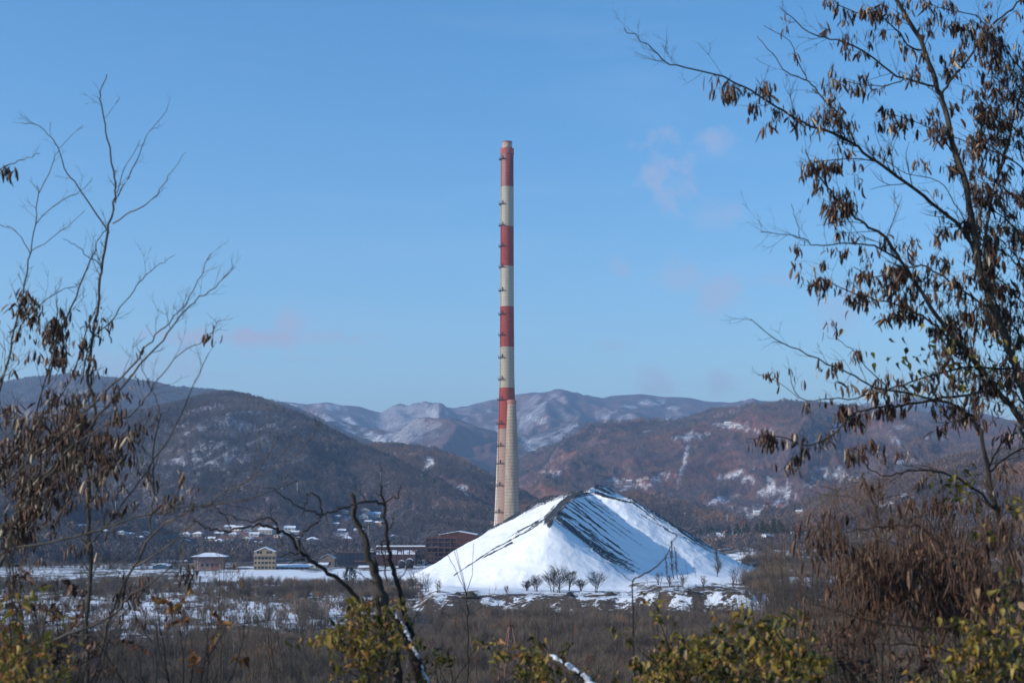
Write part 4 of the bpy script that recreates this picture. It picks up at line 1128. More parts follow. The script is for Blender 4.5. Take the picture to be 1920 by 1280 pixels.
# right-hand side
house(1441, 1013, 17, 'white gable-ended hall with bluish snowy roof below the dark firs', (.78, .77, .73), 'gable', hpx=7, rot=-.55, y0=880, depth=1.9, windows=False, pitch=.6)
house(1464, 951, 14, 'pinkish red-roofed house on the slope above the fields', (.5, .3, .27), 'hip', roofmat=RED, y0=1000, y1=3500)
house(1363, 1003, 9, 'tiny red-roofed hut left of the dark firs', GREY, 'gable', roofmat=simple('orange_roof', (.55, .13, .05)), y0=880)
for i, (px, py, w, lab) in enumerate([(1366, 797, 12, 'left of three tiny white farmhouses high on the right hill'), (1352, 799, 9, 'westernmost tiny farmhouse by the hilltop meadow'), (1384, 801, 10, 'right one of the tiny farmhouses at the hilltop meadow'),
                    (1200, 903, 11, 'tiny farmhouse over the snowy field above the heap'), (1180, 905, 10, 'second tiny farmhouse left of the one above the heap'), (1212, 899, 9, 'highest tiny farmhouse above the heap'), (1420, 964, 12, 'snow-roofed barn beside the valley fields'), (1404, 972, 11, 'small grey barn left of the valley fields'),
                    (1500, 963, 12, 'small house among orange trees on the right slope')]):
    house(px, py, w, lab, [WHITE, GREY, CREAM][i % 3], ['side', 'gable'][i % 2], y0=1000, y1=4200, windows=False, hpx=w * .4)

# --- the pink hip-roofed block
def block(px0, px1, py_base, py_eave, py_top, Y, wall, label, depth, cat='building', rot=0.0):
    x0 = float(P(px0, py_base, Y)[0]); x1 = float(P(px1, py_base, Y)[0]); z = float(P(px0, py_base, Y)[2]); ze = float(P(px0, py_eave, Y)[2]); zt = float(P(px0, py_top, Y)[2])
    root = empty('building', ((x0 + x1) / 2, Y + depth / 2, z), rot, label=label, cat=cat)
    return root, (x1 - x0) / 2, ze - z, zt - z
Yb = 855.0
root, hw, h, ht = block(361, 415, 1074, 1044, 1036, Yb, PINK, 'faded pink block with a wide snow-covered hipped roof', 15, rot=.12)
hd = 7.5
pinkm = simple('faded_pink_plaster', (.27, .17, .145), .9, .2, .25); mb = MB(); mb.box(-hw, hw, -hd, hd, -3, h); mb.build('wall', pinkm, root)
mb = MB(); mb.box(-hw * .78, -hw * .74, -hd - .12, -hd + .1, -1, h - .5); mb.build('downpipe', simple('pale_pipe', (.5, .45, .42)), root)
mb = MB(); mb.box(hw * .76, hw * .80, -hd - .12, -hd + .1, -1, h - .5); mb.build('downpipe', simple('pale_pipe', (.5, .45, .42)), root)
mb = MB(); o = 2.2
vs = [(-hw - o, -hd - o, h + .3), (hw + o, -hd - o, h + .3), (hw + o, hd + o, h + .3), (-hw - o, hd + o, h + .3), (-hw * .35, 0, ht), (hw * .35, 0, ht)]
mb.add(vs, [(0, 1, 5, 4), (1, 2, 5), (2, 3, 4, 5), (3, 0, 4)])
mb.build('roof', SNOW, root)
mb = MB(); mb.box(-hw - o, hw + o, -hd - o, hd + o, h - .35, h + .28); mb.build('eaves', simple('dark_eaves', (.06, .05, .05)), root)
for cx in (-.45, -.1, .25, .55):
    mb = MB(); mb.box(hw * cx - .8, hw * cx + .8, -hd - .05, -hd + .1, h * .42, h * .60); mb.build('window', GLASS, root)
for cy in (-.5, .1, .6):
    mb = MB(); mb.box(hw - .1, hw + .05, hd * cy - .8, hd * cy + .8, h * .42, h * .62); mb.build('window', GLASS, root)
# --- the ochre four-storey block
Yb = 850.0
root, hw, h, ht = block(474, 514, 1068, 1042, 1026, Yb, CREAM, 'ochre four-storey block with mansard top and rows of dark windows', 11, rot=.10)
hd = 6.0
och = simple('ochre_plaster', (.32, .235, .15), .9, .15, .3)
mb = MB(); mb.box(-hw, hw, -hd, hd, -3, h); mb.build('wall', och, root)
mb = MB(); mb.prism([(-hw - .5, h), (hw + .5, h), (hw - .7, ht - 2.2), (0, ht), (-hw + .7, ht - 2.2)], -hd - .5, hd + .3); top = mb.build('attic', och, root)
mb = MB(); mb.prism([(-hw + .1, ht - 2.6), (0, ht), (hw - .1, ht - 2.6), (hw - .1, ht - 2.15), (0, ht + .45), (-hw + .1, ht - 2.15)], -hd - .9, hd + .8); mb.build('roof', SNOW, root)
mb = MB(); mb.box(-hw - .7, hw + .7, -hd - .75, -hd - .45, h - .25, h + .02); mb.build('cornice', simple('grey_cornice', (.2, .17, .14)), root)
frm = simple('pale_window_frame', (.45, .38, .28))
for s in range(3):
    for i in range(6):
        cx = -hw + 2 * hw * (i + .5) / 6; ww = .62 if i not in (2, 3) else .8
        z0 = h * (s + .28) / 3
        mb = MB(); mb.box(cx - ww, cx + ww, -hd - .04, -hd + .12, z0, z0 + h / 3 * .52); w_ = mb.build('window', GLASS, root)
        mb = MB(); mb.box(cx - ww - .1, cx + ww + .1, -hd - .09, -hd - .045, z0 - .22, z0 - .06); mb.build('sill', frm, w_)
for cx in (-.62, -.36, .28, .56):
    mb = MB(); mb.box(hw * cx - .65, hw * cx + .65, -hd - .55, -hd - .3, h + 1.5, h + 2.9); mb.build('window', GLASS, top)
for s in range(3):
    for cy in (-.5, 0, .5):
        mb = MB(); mb.box(hw - .1, hw + .04, hd * cy - .6, hd * cy + .6, h * (s + .3) / 3, h * (s + .75) / 3); mb.build('window', GLASS, root)

# --- low sheds between the ochre block and the works
def shed(px0, px1, pyb, pye, pyt, Y, wall, label, depth=8, roof='side', roofmat=SNOW, rot=0.0):
    root, hw, h, ht = block(px0, px1, pyb, pye, pyt, Y, wall, label, depth, 'shed', rot)
    root.name = 'shed'; hd = depth / 2
    wm = simple('shed_wall_%02d%02d%02d' % tuple(int(c * 99) for c in wall), wall, .9, .2, .5)
    mb = MB()
    if roof == 'gable':
        mb.prism([(-hw, -2), (hw, -2), (hw, h), (0, ht), (-hw, h)], -hd, hd); mb.build('wall', wm, root)
        mb = MB(); k = (ht - h) / hw
        mb.prism([(-hw - .4, h - .4 * k), (0, ht), (hw + .4, h - .4 * k), (hw + .4, h + .3 - .4 * k), (0, ht + .3), (-hw - .4, h + .3 - .4 * k)], -hd - .5, hd + .5)
        mb.build('roof', roofmat, root)
    else:
        mb.box(-hw, hw, -hd, hd, -2, h); mb.build('wall', wm, root)
        mb = MB(); mb.add([(-hw - .4, -hd - .4, h + .02), (hw + .4, -hd - .4, h + .02), (hw + .4, hd + .4, ht), (-hw - .4, hd + .4, ht), (-hw - .4, -hd - .4, h - .2), (hw + .4, -hd - .4, h - .2), (hw + .4, hd + .4, ht - .3), (-hw - .4, hd + .4, ht - .3)],
              [(0, 1, 2, 3), (7, 6, 5, 4), (4, 5, 1, 0), (5, 6, 2, 1), (6, 7, 3, 2), (7, 4, 0, 3)])
        mb.build('roof', roofmat, root)
    return root, hw, h, ht, hd
r_, hw, h, ht, hd = shed(516, 579, 1067, 1062, 1057.5, 862, (.24, .17, .12), 'long low shed with a bright snowy lean-to roof beside the ochre block', 9)
for i in range(7):
    mb = MB(); c = -hw + 2 * hw * (i + .5) / 7; mb.box(c - .7, c + .7, -hd - .05, -hd + .1, .2, h - .3); mb.build('door' if i % 3 == 1 else 'window', GLASS, r_)
r_, *_ = shed(580, 592, 1068, 1062, 1058, 860, (.50, .46, .34), 'small cream hut at the end of the long low shed', 5, 'gable')
r_, hw, h, ht, hd = shed(595, 613, 1063, 1058, 1054.5, 885, (.28, .26, .25), 'low grey hut with pale snowy roof under the little gabled shed', 7)
r_, hw, h, ht, hd = shed(600, 627, 1062, 1046, 1038.5, 905, (.20, .15, .12), 'small brown gabled shed with thin snowy roof edge', 10, 'gable', simple('thin_snow_roof', (.45, .44, .44), .8, .3, .6))
for c in (-.4, .3):
    mb = MB(); mb.box(hw * c - .8, hw * c + .8, -hd - .05, -hd + .1, 1, 3.2); mb.build('door', GLASS, r_)
r_, hw, h, ht, hd = shed(286, 315, 1071, 1060.5, 1056.5, 866, (.05, .12, .20), 'blue sheet-metal shed with pale snowy gable roof', 12, 'gable')
mb = MB(); mb.box(-hw * .3, hw * .3, -hd - .06, -hd + .1, 0, h * .8); mb.build('door', simple('dark_blue_door', (.03, .07, .13)), r_)
r_, *_ = shed(255, 283, 1071, 1066, 1061, 880, (.10, .15, .22), 'low bluish shed left of the blue sheet-metal shed', 9, 'side', simple('blue_snowy_roof', (.40, .50, .62)))
shed(672, 684, 1067, 1063, 1060, 868, (.25, .15, .13), 'small snow-capped hut left of the twin dead stems', 6)
shed(686, 700, 1068, 1062.5, 1060, 866, (.30, .20, .18), 'pinkish hut with snow cap between the dead stems', 6)

# --- smelter works
rustw = simple('rust_red_sheeting', (.12, .045, .034), .8, .25, .25)
darkw = simple('dark_weathered_sheeting', (.045, .030, .034), .8, .4, .2)
brn = simple('brown_steel', (.10, .045, .033), .8, .4, .8)
r_, hw, h, ht, hd = shed(824, 893, 1056, 1002, 996, 960, (.125, .048, .036), 'tall rust-red gabled smelter hall half hidden by the heap', 45, 'gable', SNOW)
r_.name = 'smelter_hall'; r_['category'] = 'hall'
for i in range(1, 12):
    c = -hw + 2 * hw * i / 12; mb = MB(); mb.box(c - .12, c + .12, -hd - .15, -hd + .02, 0, h - .2 + (ht - h) * (1 - abs(c) / hw)); mb.build('cladding_rib', brn, r_)
mb = MB(); mb.box(-hw * .8, hw * .8, -hd - .08, -hd + .05, h * .58, h * .66); mb.build('window_strip', GLASS, r_)
# framework
root, hw, h, ht = block(798, 856, 1058, 1007, 1006, 935, BRICK, 'open rusty steel frame tower clad only at its top, in front of the red hall', 18, 'framework')
root.name = 'steel_frame'; hd = 9.0
for i in range(6):
    for yy in (-hd, hd):
        c = -hw + 2 * hw * i / 5; mb = MB(); mb.box(c - .28, c + .28, yy - .28, yy + .28, -2, h); mb.build('column', brn, root)
for z in (.12, .28, .45, .62, .82, .985):
    for yy in (-hd - .32, hd + .32):
        mb = MB(); mb.box(-hw - .3, hw + .3, yy - .2, yy + .2, h * z - .3, h * z + .3); mb.build('beam', rustw if z in (.62, .985) else brn, root)
for z in (.28, .62):
    mb = MB(); mb.box(-hw, hw, -hd + .3, hd - .3, h * z - .1, h * z + .12); mb.build('floor_deck', darkw, root)
mb = MB(); mb.box(-hw + .3, hw - .3, -hd + .35, -hd + .6, h * .66, h * .96); mb.build('cladding', darkw, root)
mb = MB(); mb.box(-hw + .3, -hw + .62 * hw, -hd + .35, -hd + .6, h * .14, h * .44); mb.build('cladding', simple('brown_grey_panel', (.10, .075, .06)), root)
mb = MB(); mb.box(-hw + .5, hw - .5, hd - .9, hd - .5, 0, h * .6); mb.build('cladding', simple('near_black_panel', (.03, .025, .03)), root)  # near-black sheet across the back of the frame
for k in range(4):
    mb = MB(); a = -hw + 2 * hw * (k + .15) / 4; b_ = -hw + 2 * hw * (k + .9) / 4
    mb.tube([(a, -hd - .5, h * .12), (b_, -hd - .5, h * .28)], .15, 4); mb.build('brace', brn, root)
for k in range(3):
    mb = MB(); c = hw * (-.4 + .4 * k); mb.tube([(c, -hd + 2, h), (c, -hd + 2, h + 2.2)], .35, 8); mb.build('vent_pipe', brn, root)
# conveyor gallery with snowy roof
root, hw, h, ht = block(706, 797, 1058, 1024.5, 1022.5, 945, BRICK, 'long raised gallery with a flat snowy roof left of the frame tower', 9, 'gallery')
root.name = 'gallery'; hd = 4.5; fl = float(P(0, 1031, 945)[2] - P(0, 1058, 945)[2])
mb = MB(); mb.box(-hw, hw, -hd, hd, fl, h); mb.build('wall', simple('maroon_sheeting', (.075, .035, .032), .85, .3, .3), root)
mb = MB(); mb.box(-hw - .4, hw + .1, -hd - .4, hd + .4, h + .02, h + .75); mb.build('roof', SNOW, root)
for i in range(8):
    c = -hw + 2 * hw * (i + .4) / 8; mb = MB(); mb.box(c - .3, c + .3, -hd + .2, -hd + .8, -2, fl); mb.build('column', brn, root)
for i in range(16):
    c = -hw + 2 * hw * (i + .5) / 16; mb = MB(); mb.box(c - .5, c + .5, -hd - .05, -hd + .05, fl + .5, fl + 1.1); mb.build('window', GLASS, root)
# lower shed with broad snowy roof behind it
root, hw, h, ht = block(690, 778, 1058, 1038, 1030.5, 965, BRICK, 'low maroon shed with a broad sloping snow roof under the gallery', 24, 'shed'); root.name = 'shed'; hd = 12
mb = MB(); mb.box(-hw, hw, -hd, hd, -2, h); mb.build('wall', simple('maroon_sheeting2', (.10, .04, .038), .85, .3, .3), root)
mb = MB(); mb.add([(-hw - .3, -hd - .4, h + .03), (hw + .3, -hd - .4, h + .03), (hw + .3, hd, ht + .6), (-hw - .3, hd, ht + .6), (-hw - .3, -hd - .4, h - .3), (hw + .3, -hd - .4, h - .3), (hw + .3, hd, ht - .4), (-hw - .3, hd, ht - .4)],
       [(0, 1, 2, 3), (7, 6, 5, 4), (4, 5, 1, 0), (5, 6, 2, 1), (6, 7, 3, 2), (7, 4, 0, 3)]); mb.build('roof', SNOW, root)
for c in (-.45, 0, .42, .7):
    mb = MB(); mb.box(hw * c - .3, hw * c + .3, -hd - .2, -hd + .3, h + .2, h + 1.5); mb.build('vent_pipe', brn, root)
# dark long hall
root, hw, h, ht = block(632, 700, 1061, 1036.5, 1035, 930, BRICK, 'long blue-black windowless hall at the left end of the works', 20, 'hall'); root.name = 'dark_hall'; hd = 10
mb = MB(); mb.box(-hw, hw, -hd, hd, -2, h); mb.build('wall', simple('blueblack_sheeting', (.022, .026, .045), .8, .35, .15), root)
mb = MB(); mb.box(-hw - .3, hw + .3, -hd - .3, hd + .3, h + .02, h + .4); mb.build('parapet', brn, root)
for i in range(1, 9):
    c = -hw + 2 * hw * i / 9; mb = MB(); mb.box(c - .1, c + .1, -hd - .16, -hd + .02, 0, h - .3); mb.build('cladding_rib', simple('rib_dark', (.04, .035, .05)), root)
mb = MB(); mb.box(-hw * .05, hw * .95, -hd - .2, -hd - .02, h * .36, h * .43); mb.build('gutter', simple('ochre_rust', (.22, .12, .06)), root)
root, hw, h, ht = block(700, 797, 1062, 1040, 1039, 928, BRICK, 'maroon wall of the works behind bare bushes, right of the blue-black hall', 14, 'hall'); root.name = 'maroon_hall'; hd = 7
mb = MB(); mb.box(-hw + .2, hw * .62, -hd, hd, -2, h); mb.build('wall', simple('maroon_sheeting3', (.075, .036, .034), .85, .35, .2), root)
for i in range(1, 9):
    c = -hw + 1.55 * hw * i / 9; mb = MB(); mb.box(c - .1, c + .1, -hd - .16, -hd + .02, 0, h - .3); mb.build('cladding_rib', brn, root)
# tanks by the heap
for i, (px, w, lab) in enumerate(((753, 13, 'left of two dark rounded tanks lying beside the works'), (768, 16, 'larger dark rounded tank with snow on top beside the heap'))):
    Y = 880.0; p = P(px, 1063, Y); R_ = w / 2 * Y / F; root = empty('tank', p, label=lab, cat='tank')
    mb = MB(); L = R_ * 1.6
    mb.tube([(0, y, R_ * .95) for y in (-L, -L * .92, L * .92, L)], [R_ * .7, R_, R_, R_ * .7], 20); mb.build('shell', simple('black_tank_steel', (.03, .03, .035), .5, .3), root, True)
    mb = MB(); n = 8
    vs = []; 
    for yy in (-L * .85, L * .85):
        for a in np.linspace(.5, math.pi - .5, n): vs.append((math.cos(a) * R_ * 1.02, yy, R_ * .95 + math.sin(a) * R_ * (1.02 + .12 * math.sin((a - .5) / (math.pi - 1) * math.pi))))
    mb.add(vs, [(k, k + 1, k + 1 + n, k + n) for k in range(n - 1)] + [tuple(range(n - 1, -1, -1)), tuple(range(n, 2 * n))]); mb.build('snow_cap', SNOW, root)
    for yy in (-L * .5, L * .5):
        mb = MB(); mb.tube([(0, yy - .15, R_ * .95), (0, yy + .15, R_ * .95)], R_ * 1.04, 20); mb.build('hoop', brn, root)
        mb = MB(); mb.box(-R_ * .8, R_ * .8, yy - .3, yy + .3, -.6, R_ * .35); mb.build('cradle', brn, root)

# --- poles
def pole(px, py0, py1, y0, y1, label, mat, r=.16, arms=True, dist=None, name='power_pole'):
    x, Y, z = hit(px, py0, y0, y1)
    if dist: Y = dist; x = float(P(px, py0, Y)[0]); z = float(terr(x, Y))
    top = float(P(px, py1, Y)[2]) - z
    root = empty(name, (x, Y, z - .5), label=label, cat='pole')
    mb = MB(); mb.tube([(0, 0, 0), (0, 0, top + .5)], [r * 1.2, r * .7], 8); mb.build('mast', mat, root)
    if arms:
        for q in (.86, .95):
            mb = MB(); mb.box(-1.5, 1.5, -.12, .12, (top + .5) * q, (top + .5) * q + .2); mb.build('crossarm', mat, root)
    return root
cp = simple('pale_concrete_pole', (.55, .54, .52)); dk = simple('tarred_wood', (.03, .025, .025))
pole(713, 906, 884, 1300, 3000, 'pale power pole on the wooded hill just above the forked dead stem', cp, .3)
pole(557, 926, 904, 1300, 3000, 'pale power pole with crossarms in the middle of the wooded hill', cp, .3)
pole(528, 929, 914, 1300, 3000, 'shorter pale pole left of the middle one on the wooded hill', cp, .28)
pole(790, 902, 889, 1300, 3200, 'pale pole in the forest clearing left of the chimney', cp, .3)
pole(922, 916, 904, 1300, 3200, 'small pale pole on the saddle right beside the tall chimney', cp, .3)
pole(690, 1016, 980, 900, 1800, 'slim pale pole rising in front of the hillside hamlet', cp, .16, False)
pole(650, 1056, 1003, 890, 1200, 'dark tarred pole standing behind the blue-black hall', dk, .45, False, 945)
pole(1364, 985, 964, 900, 2400, 'thin pale mast on the flat right of the heap', cp, .25)
pole(1284, 974, 960, 900, 2600, 'thin pale mast on the low wooded hill right of the heap', cp, .25)
pole(216, 966, 938, 900, 2600, 'thin pale pole on the left hillside behind the upright grey stem', cp, .25)
pole(256, 960, 940, 900, 2600, 'thin pale pole right of the other one on the left hillside', cp, .25)

# --- rusty lattice mast in the scrub
def lattice():
    Y = 262.0; x, z = PN(957, 1280, Y); x = float(x); z0 = float(ground_z(x, Y)); top = float(P(957, 1173, Y)[2]) - z0
    root = empty('lattice_mast', (x, Y, z0), .3, label='rusty lattice mast standing in the brown scrub', cat='mast')
    m = simple('rusty_angle_iron', (.23, .12, .085), .8, .3, 3)
    w0, w1 = 2.3, .22
    def c(i, k): w = w0 + (w1 - w0) * k; return Vector(((-1, 1, 1, -1)[i] * w, (-1, -1, 1, 1)[i] * w, top * k))
    for i in range(4):
        mb = MB(); mb.tube([c(i, 0), c(i, 1)], .09, 4); mb.build('leg', m, root)
    lv = [0, .22, .42, .6, .76, .9, 1]
    for a, b in zip(lv[:-1], lv[1:]):
        for i in range(4):
            j = (i + 1) % 4
            mb = MB(); mb.tube([c(i, b), c(j, b)], .05, 4); mb.build('crosspiece', m, root)
            mb = MB(); mb.tube([c(i, a), c(j, b)], .045, 4); mb.build('brace', m, root)
    mb = MB(); mb.box(-.4, .4, -.4, .4, top, top + .15); mb.build('cap_plate', simple('dark_iron', (.05, .04, .04)), root)
lattice()

# ---------------------------------------------------------------- single trees in the middle distance
def place_tree(px, py, hpx, label, seed, name='bare_tree', cat='tree', y0=240, y1=2300, mat=None, group=None, dist=None, **k):
    x, Y, z = hit(px, py, y0, y1)
    if dist: Y = dist; x = float(P(px, py, Y)[0]); z = gnd(x, Y)
    h = hpx * Y / F
    T, W = bare_tree_mesh(h, seed, **k)
    root = empty(name, (x, Y, z), label=label, cat=cat, group=group)
    T.build('trunk', M_BARK, root); W.build('crown', mat or M_SCRUBT, root)
    return root
M_DKT = tinted('dark_bank_twigs', [(0, (.012, .011, .011)), (1, (.055, .045, .038))], .95)
for a in [(1050, 1111, 44, 'widest bare tree in the clump at the foot of the snowy heap', 301, .62), (1034, 1109, 34, 'bare tree left of the widest one at the heap foot', 302, .6), (1006, 1108, 27, 'bare bushy tree at the left end of the clump at the heap foot', 303, .6),
          (988, 1107, 17, 'smallest bare bush left of the clump at the heap foot', 304, .6), (1070, 1107, 33, 'bare tree at the right of the clump with upswept limbs', 305, .5), (1121, 1110, 34, 'round dark bare tree standing apart right of the clump', 306, .55), (1090, 1107, 19, 'low bare bush between the clump and the round dark tree', 307, .6)]:
    place_tree(a[0], a[1], a[2], a[3], a[4], w=a[5] * 1.5, n=70, sub=11, thick=.15, upright=.45, trunks=3, y0=400, y1=560, mat=M_DKT)
place_tree(1262, 1078, 72, 'tall slender bare poplar against the shaded slope of the heap', 310, 'bare_poplar', w=.18, n=70, sub=9, thick=.2, upright=1.25, spindly=False, y0=500, y1=800, dist=590)
place_tree(1271, 1080, 60, 'second slender poplar immediately right of the tallest one', 311, 'bare_poplar', w=.16, n=70, sub=9, thick=.18, upright=1.25, y0=500, y1=800, dist=592)
place_tree(1252, 1080, 44, 'short bare poplar left of the two tall ones', 312, 'bare_poplar', w=.2, n=60, sub=8, thick=.16, upright=1.2, y0=500, y1=800, dist=588)
place_tree(1346, 1092, 56, 'egg-shaped pale bare tree at the right foot of the heap', 313, 'bare_poplar', w=.34, n=90, sub=9, thick=.17, upright=1.1, y0=500, y1=800, dist=575)
place_tree(1290, 1082, 40, 'thin sapling right of the poplars', 314, w=.3, n=16, sub=4, thick=.06, upright=1.1, dist=585)
place_tree(1305, 1082, 34, 'second thin sapling right of the poplars', 315, w=.3, n=14, sub=4, thick=.06, upright=1.1, dist=580)
place_tree(1215, 1103, 26, 'small forked sapling on the bank left of the poplars', 316, w=.4, n=14, sub=4, thick=.07, upright=.9, dist=540)
for i, (px, py, h, lab) in enumerate([(1236, 1096, 22, 'dark bush on the bank under the poplars'), (1255, 1100, 20, 'broad dark bush below the tallest poplar'), (1278, 1100, 24, 'dark bush between the poplars and the cut bank'), (1318, 1100, 20, 'dark bush left of the egg-shaped tree'),
                    (1376, 1098, 34, 'tangled bush right of the egg-shaped tree'), (1400, 1090, 44, 'big dark bush on the mound right of the heap'), (1430, 1086, 42, 'second big dark bush on the mound'), (1392, 1052, 28, 'bush on the skyline of the mound right of the heap'),
                    (1420, 1046, 30, 'bush right of the skyline bush'), (1450, 1048, 30, 'round bush at the right of the mound'), (775, 1112, 40, 'frosty bush at the left foot of the snowy heap'), (800, 1110, 34, 'frosty bush right beside the other at the heap\'s left foot'), (748, 1112, 34, 'thin bush behind the dead stems at the heap foot'), (950, 1112, 14, 'low brown bush on the bank near the clump'), (822, 1110, 22, 'sparse bush at the snow edge')]):
    place_tree(px, py, h, lab, 330 + i, 'bare_bush', 'bush', w=.55, n=44, sub=9, thick=.12, upright=.8, trunks=4, y0=400, y1=760, mat=M_SCRUBT)
for i, (px, py, h, lab) in enumerate([(150, 1100, 40, 'bare brown tree at the edge of the left snow field'), (232, 1078, 55, 'tall bare tree left of the bluish sheds'), (340, 1066, 44, 'ochre-tinged bare tree left of the pink block'), (545, 1058, 34, 'thin bare tree behind the long low shed'), (420, 1064, 32, 'thin bare tree at the right corner of the pink block'),
                    (444, 1062, 40, 'bare tree midway between the two large blocks'), (530, 1056, 46, 'frosted tree just right of the ochre block')]):
    place_tree(px, py, h, lab, 360 + i, w=.4, n=40, sub=8, thick=.12, upright=1.0, y0=500, y1=1200, mat=tinted('ochre_twigs', [(0, (.12, .09, .05)), (1, (.28, .19, .10))]) if i == 2 else M_SCRUBT)
# orange-leaved bush and the dark pine
def leafy(px, py, hpx, label, cat, cols, seed, n=500, wid=.5, conifer=False, name='bush', y0=400, y1=1400, leaf=.05, group=None):
    x, Y, z = hit(px, py, y0, y1); h = hpx * Y / F; r = random.Random(seed)
    root = empty(name, (x, Y, z - .1), label=label, cat=cat, group=group)
    mb = MB(); mb.tint = .3; mb.tube([(0, 0, -.2), (0, 0, h * .85)], [h * .03, h * .01], 5); mb.build('trunk', M_BARK, root)
    mb = MB()
    for i in range(n):
        k = r.random() ** (.8 if not conifer else 1.1)
        a = r.uniform(0, 6.283)
        prof = (math.sin(min(1, .12 + k) * 2.9) ** .6 if not conifer else (1.04 - k) * (1 + .25 * math.sin(k * 40)))
        rad = h * wid * prof * (r.uniform(.3, 1) ** .5) * (.8 + .3 * math.sin(a * 3 + seed) + .15 * math.sin(a * 7 + k * 9))
        p = Vector((math.cos(a) * rad, math.sin(a) * rad, h * (.08 + .92 * k)))
        s = h * leaf * r.uniform(.6, 1.5)
        d1 = Vector((math.cos(a) + r.uniform(-.6, .6), math.sin(a) + r.uniform(-.6, .6), r.uniform(-.6, .5 if not conifer else .1))).normalized() * s * 1.5
        d2 = Vector((r.uniform(-1, 1), r.uniform(-1, 1), r.uniform(-1, 1))).normalized() * s * .55
        mb.tint = r.random(); mb.add([p - d2, p + d2, p + d1], [(0, 1, 2)])
    mb.build('crown', tinted('leaves_' + cols[0], cols[1]), root)
    return root
ORB = ('orange', [(0, (.10, .04, .02)), (1, (.30, .10, .03))]); PIN = ('pine', [(0, (.018, .028, .018)), (1, (.06, .075, .045))])
leafy(404, 1078, 22, 'orange-brown leafy bush in front of the pink block', 'bush', ORB, 1, 500, .5)
leafy(655, 1093, 30, 'dark green pine beside the snow field below the works', 'pine', PIN, 2, 900, .42, leaf=.06, name='pine_tree')
leafy(1440, 968, 26, 'tall rusty orange tree on the right slope', 'tree', ORB, 3, 500, .28, name='autumn_tree', y0=900, y1=2400)
leafy(1552, 945, 22, 'yellow-green larch group crown on the right slope', 'tree', ('yellow', [(0, (.12, .10, .03)), (1, (.26, .19, .05))]), 4, 500, .8, name='autumn_tree', y0=900, y1=2400)
leafy(1518, 948, 18, 'smaller yellow tree left of the yellow crown', 'tree', ('yellow', []) if 0 else ('yellow2', [(0, (.12, .10, .03)), (1, (.24, .17, .05))]), 5, 400, .8, name='autumn_tree', y0=900, y1=2400)
leafy(1500, 1000, 26, 'orange-brown tree right of the tall rusty one', 'tree', ORB, 6, 500, .45, name='autumn_tree', y0=900, y1=2400)
leafy(1395, 996, 22, 'orange-brown round tree left of the rusty one', 'tree', ORB, 7, 500, .5, name='autumn_tree', y0=880, y1=2400)
leafy(1108, 1262, 34, 'russet-leaved shrub glowing in the brown scrub', 'shrub', ORB, 8, 900, .42, name='russet_shrub', y0=230, y1=420, leaf=.035)
leafy(893, 1262, 34, 'small russet-leaved shrub left of the lattice mast', 'shrub', ORB, 9, 600, .32, name='russet_shrub', y0=230, y1=420, leaf=.03)
FIR = []
fp = []
r = random.Random(5)
for i in range(34):
    fp.append((1306 + i * 5.3 + r.uniform(-3, 3), 1003 + r.uniform(-7, 9), r.uniform(8, 17)))
for i in range(14): fp.append((1490 + i * 9 + r.uniform(-3, 3), 999 + r.uniform(-6, 8), r.uniform(8, 14)))
for i, (px, py, h) in enumerate(fp):
    if i < 3:
        o = leafy(px, py, 14, 'small dark fir in the dense row on the flat right of the heap', 'fir', PIN, 20 + i, 260, .30, True, name='fir_tree', y0=890, y1=2000, leaf=.09, group='dark firs in a row right of the heap'); FIR.append(o)
    else:
        s = FIR[i % 3]; o = s.copy(); COL.objects.link(o); x, Y, z = hit(px, py, 890, 2000); o.location = (x, Y, z - .2); k = h / 11.0; o.scale = (k, k, k); o.rotation_euler = (0, 0, r.uniform(0, 6))
        for ch in s.children:
            c = ch.copy(); COL.objects.link(c); c.parent = o
# mounds and rocks on the bank
def mound(px, py, wpx, hpx, label, col, seed, name='earth_mound', Y=None):
    x, Yh, z = hit(px, py, 300, 700); Yh = Y or Yh; z = gnd(x, Yh)
    w = wpx * Yh / F / 2; h = hpx * Yh / F
    a, b = np.meshgrid(np.linspace(-1.25, 1.25, 30), np.linspace(-1.25, 1.25, 30))
    d = np.sqrt(a * a + b * b); hh = h * np.exp(-(d * 1.25) ** 2.6) + .3 * h * (fbm(a * 3 + seed, b * 3, seed, 3) - .5) * (d < 1.1) - .25 * sstep(.9, 1.25, d)
    i = np.arange(900).reshape(30, 30); fc = np.stack([i[:-1, :-1], i[:-1, 1:], i[1:, 1:], i[1:, :-1]], -1).reshape(-1, 4)
    me = np_mesh(name, np.stack([a * w, b * w, hh], -1).reshape(-1, 3), fc, simple('mound_' + str(seed), col, .95, .5, 2.0, bumpd=.2), True)
    o = obj(name, me); o.location = (x, Yh, z); tag(o, label, 'mound')
mound(884, 1113, 26, 9, 'rounded brown earth mound on the snowy bank', (.07, .055, .035), 1, Y=508)
mound(862, 1111, 16, 6, 'smaller dark mound left of the rounded brown one', (.045, .038, .03), 2, Y=510)
mound(1064, 1110, 20, 8, 'dark mound behind the bare clump on the bank', (.03, .028, .03), 3, Y=512)
mound(1140, 1112, 26, 7, 'brownish hummock on the bank right of the round tree', (.05, .045, .035), 4, Y=512)
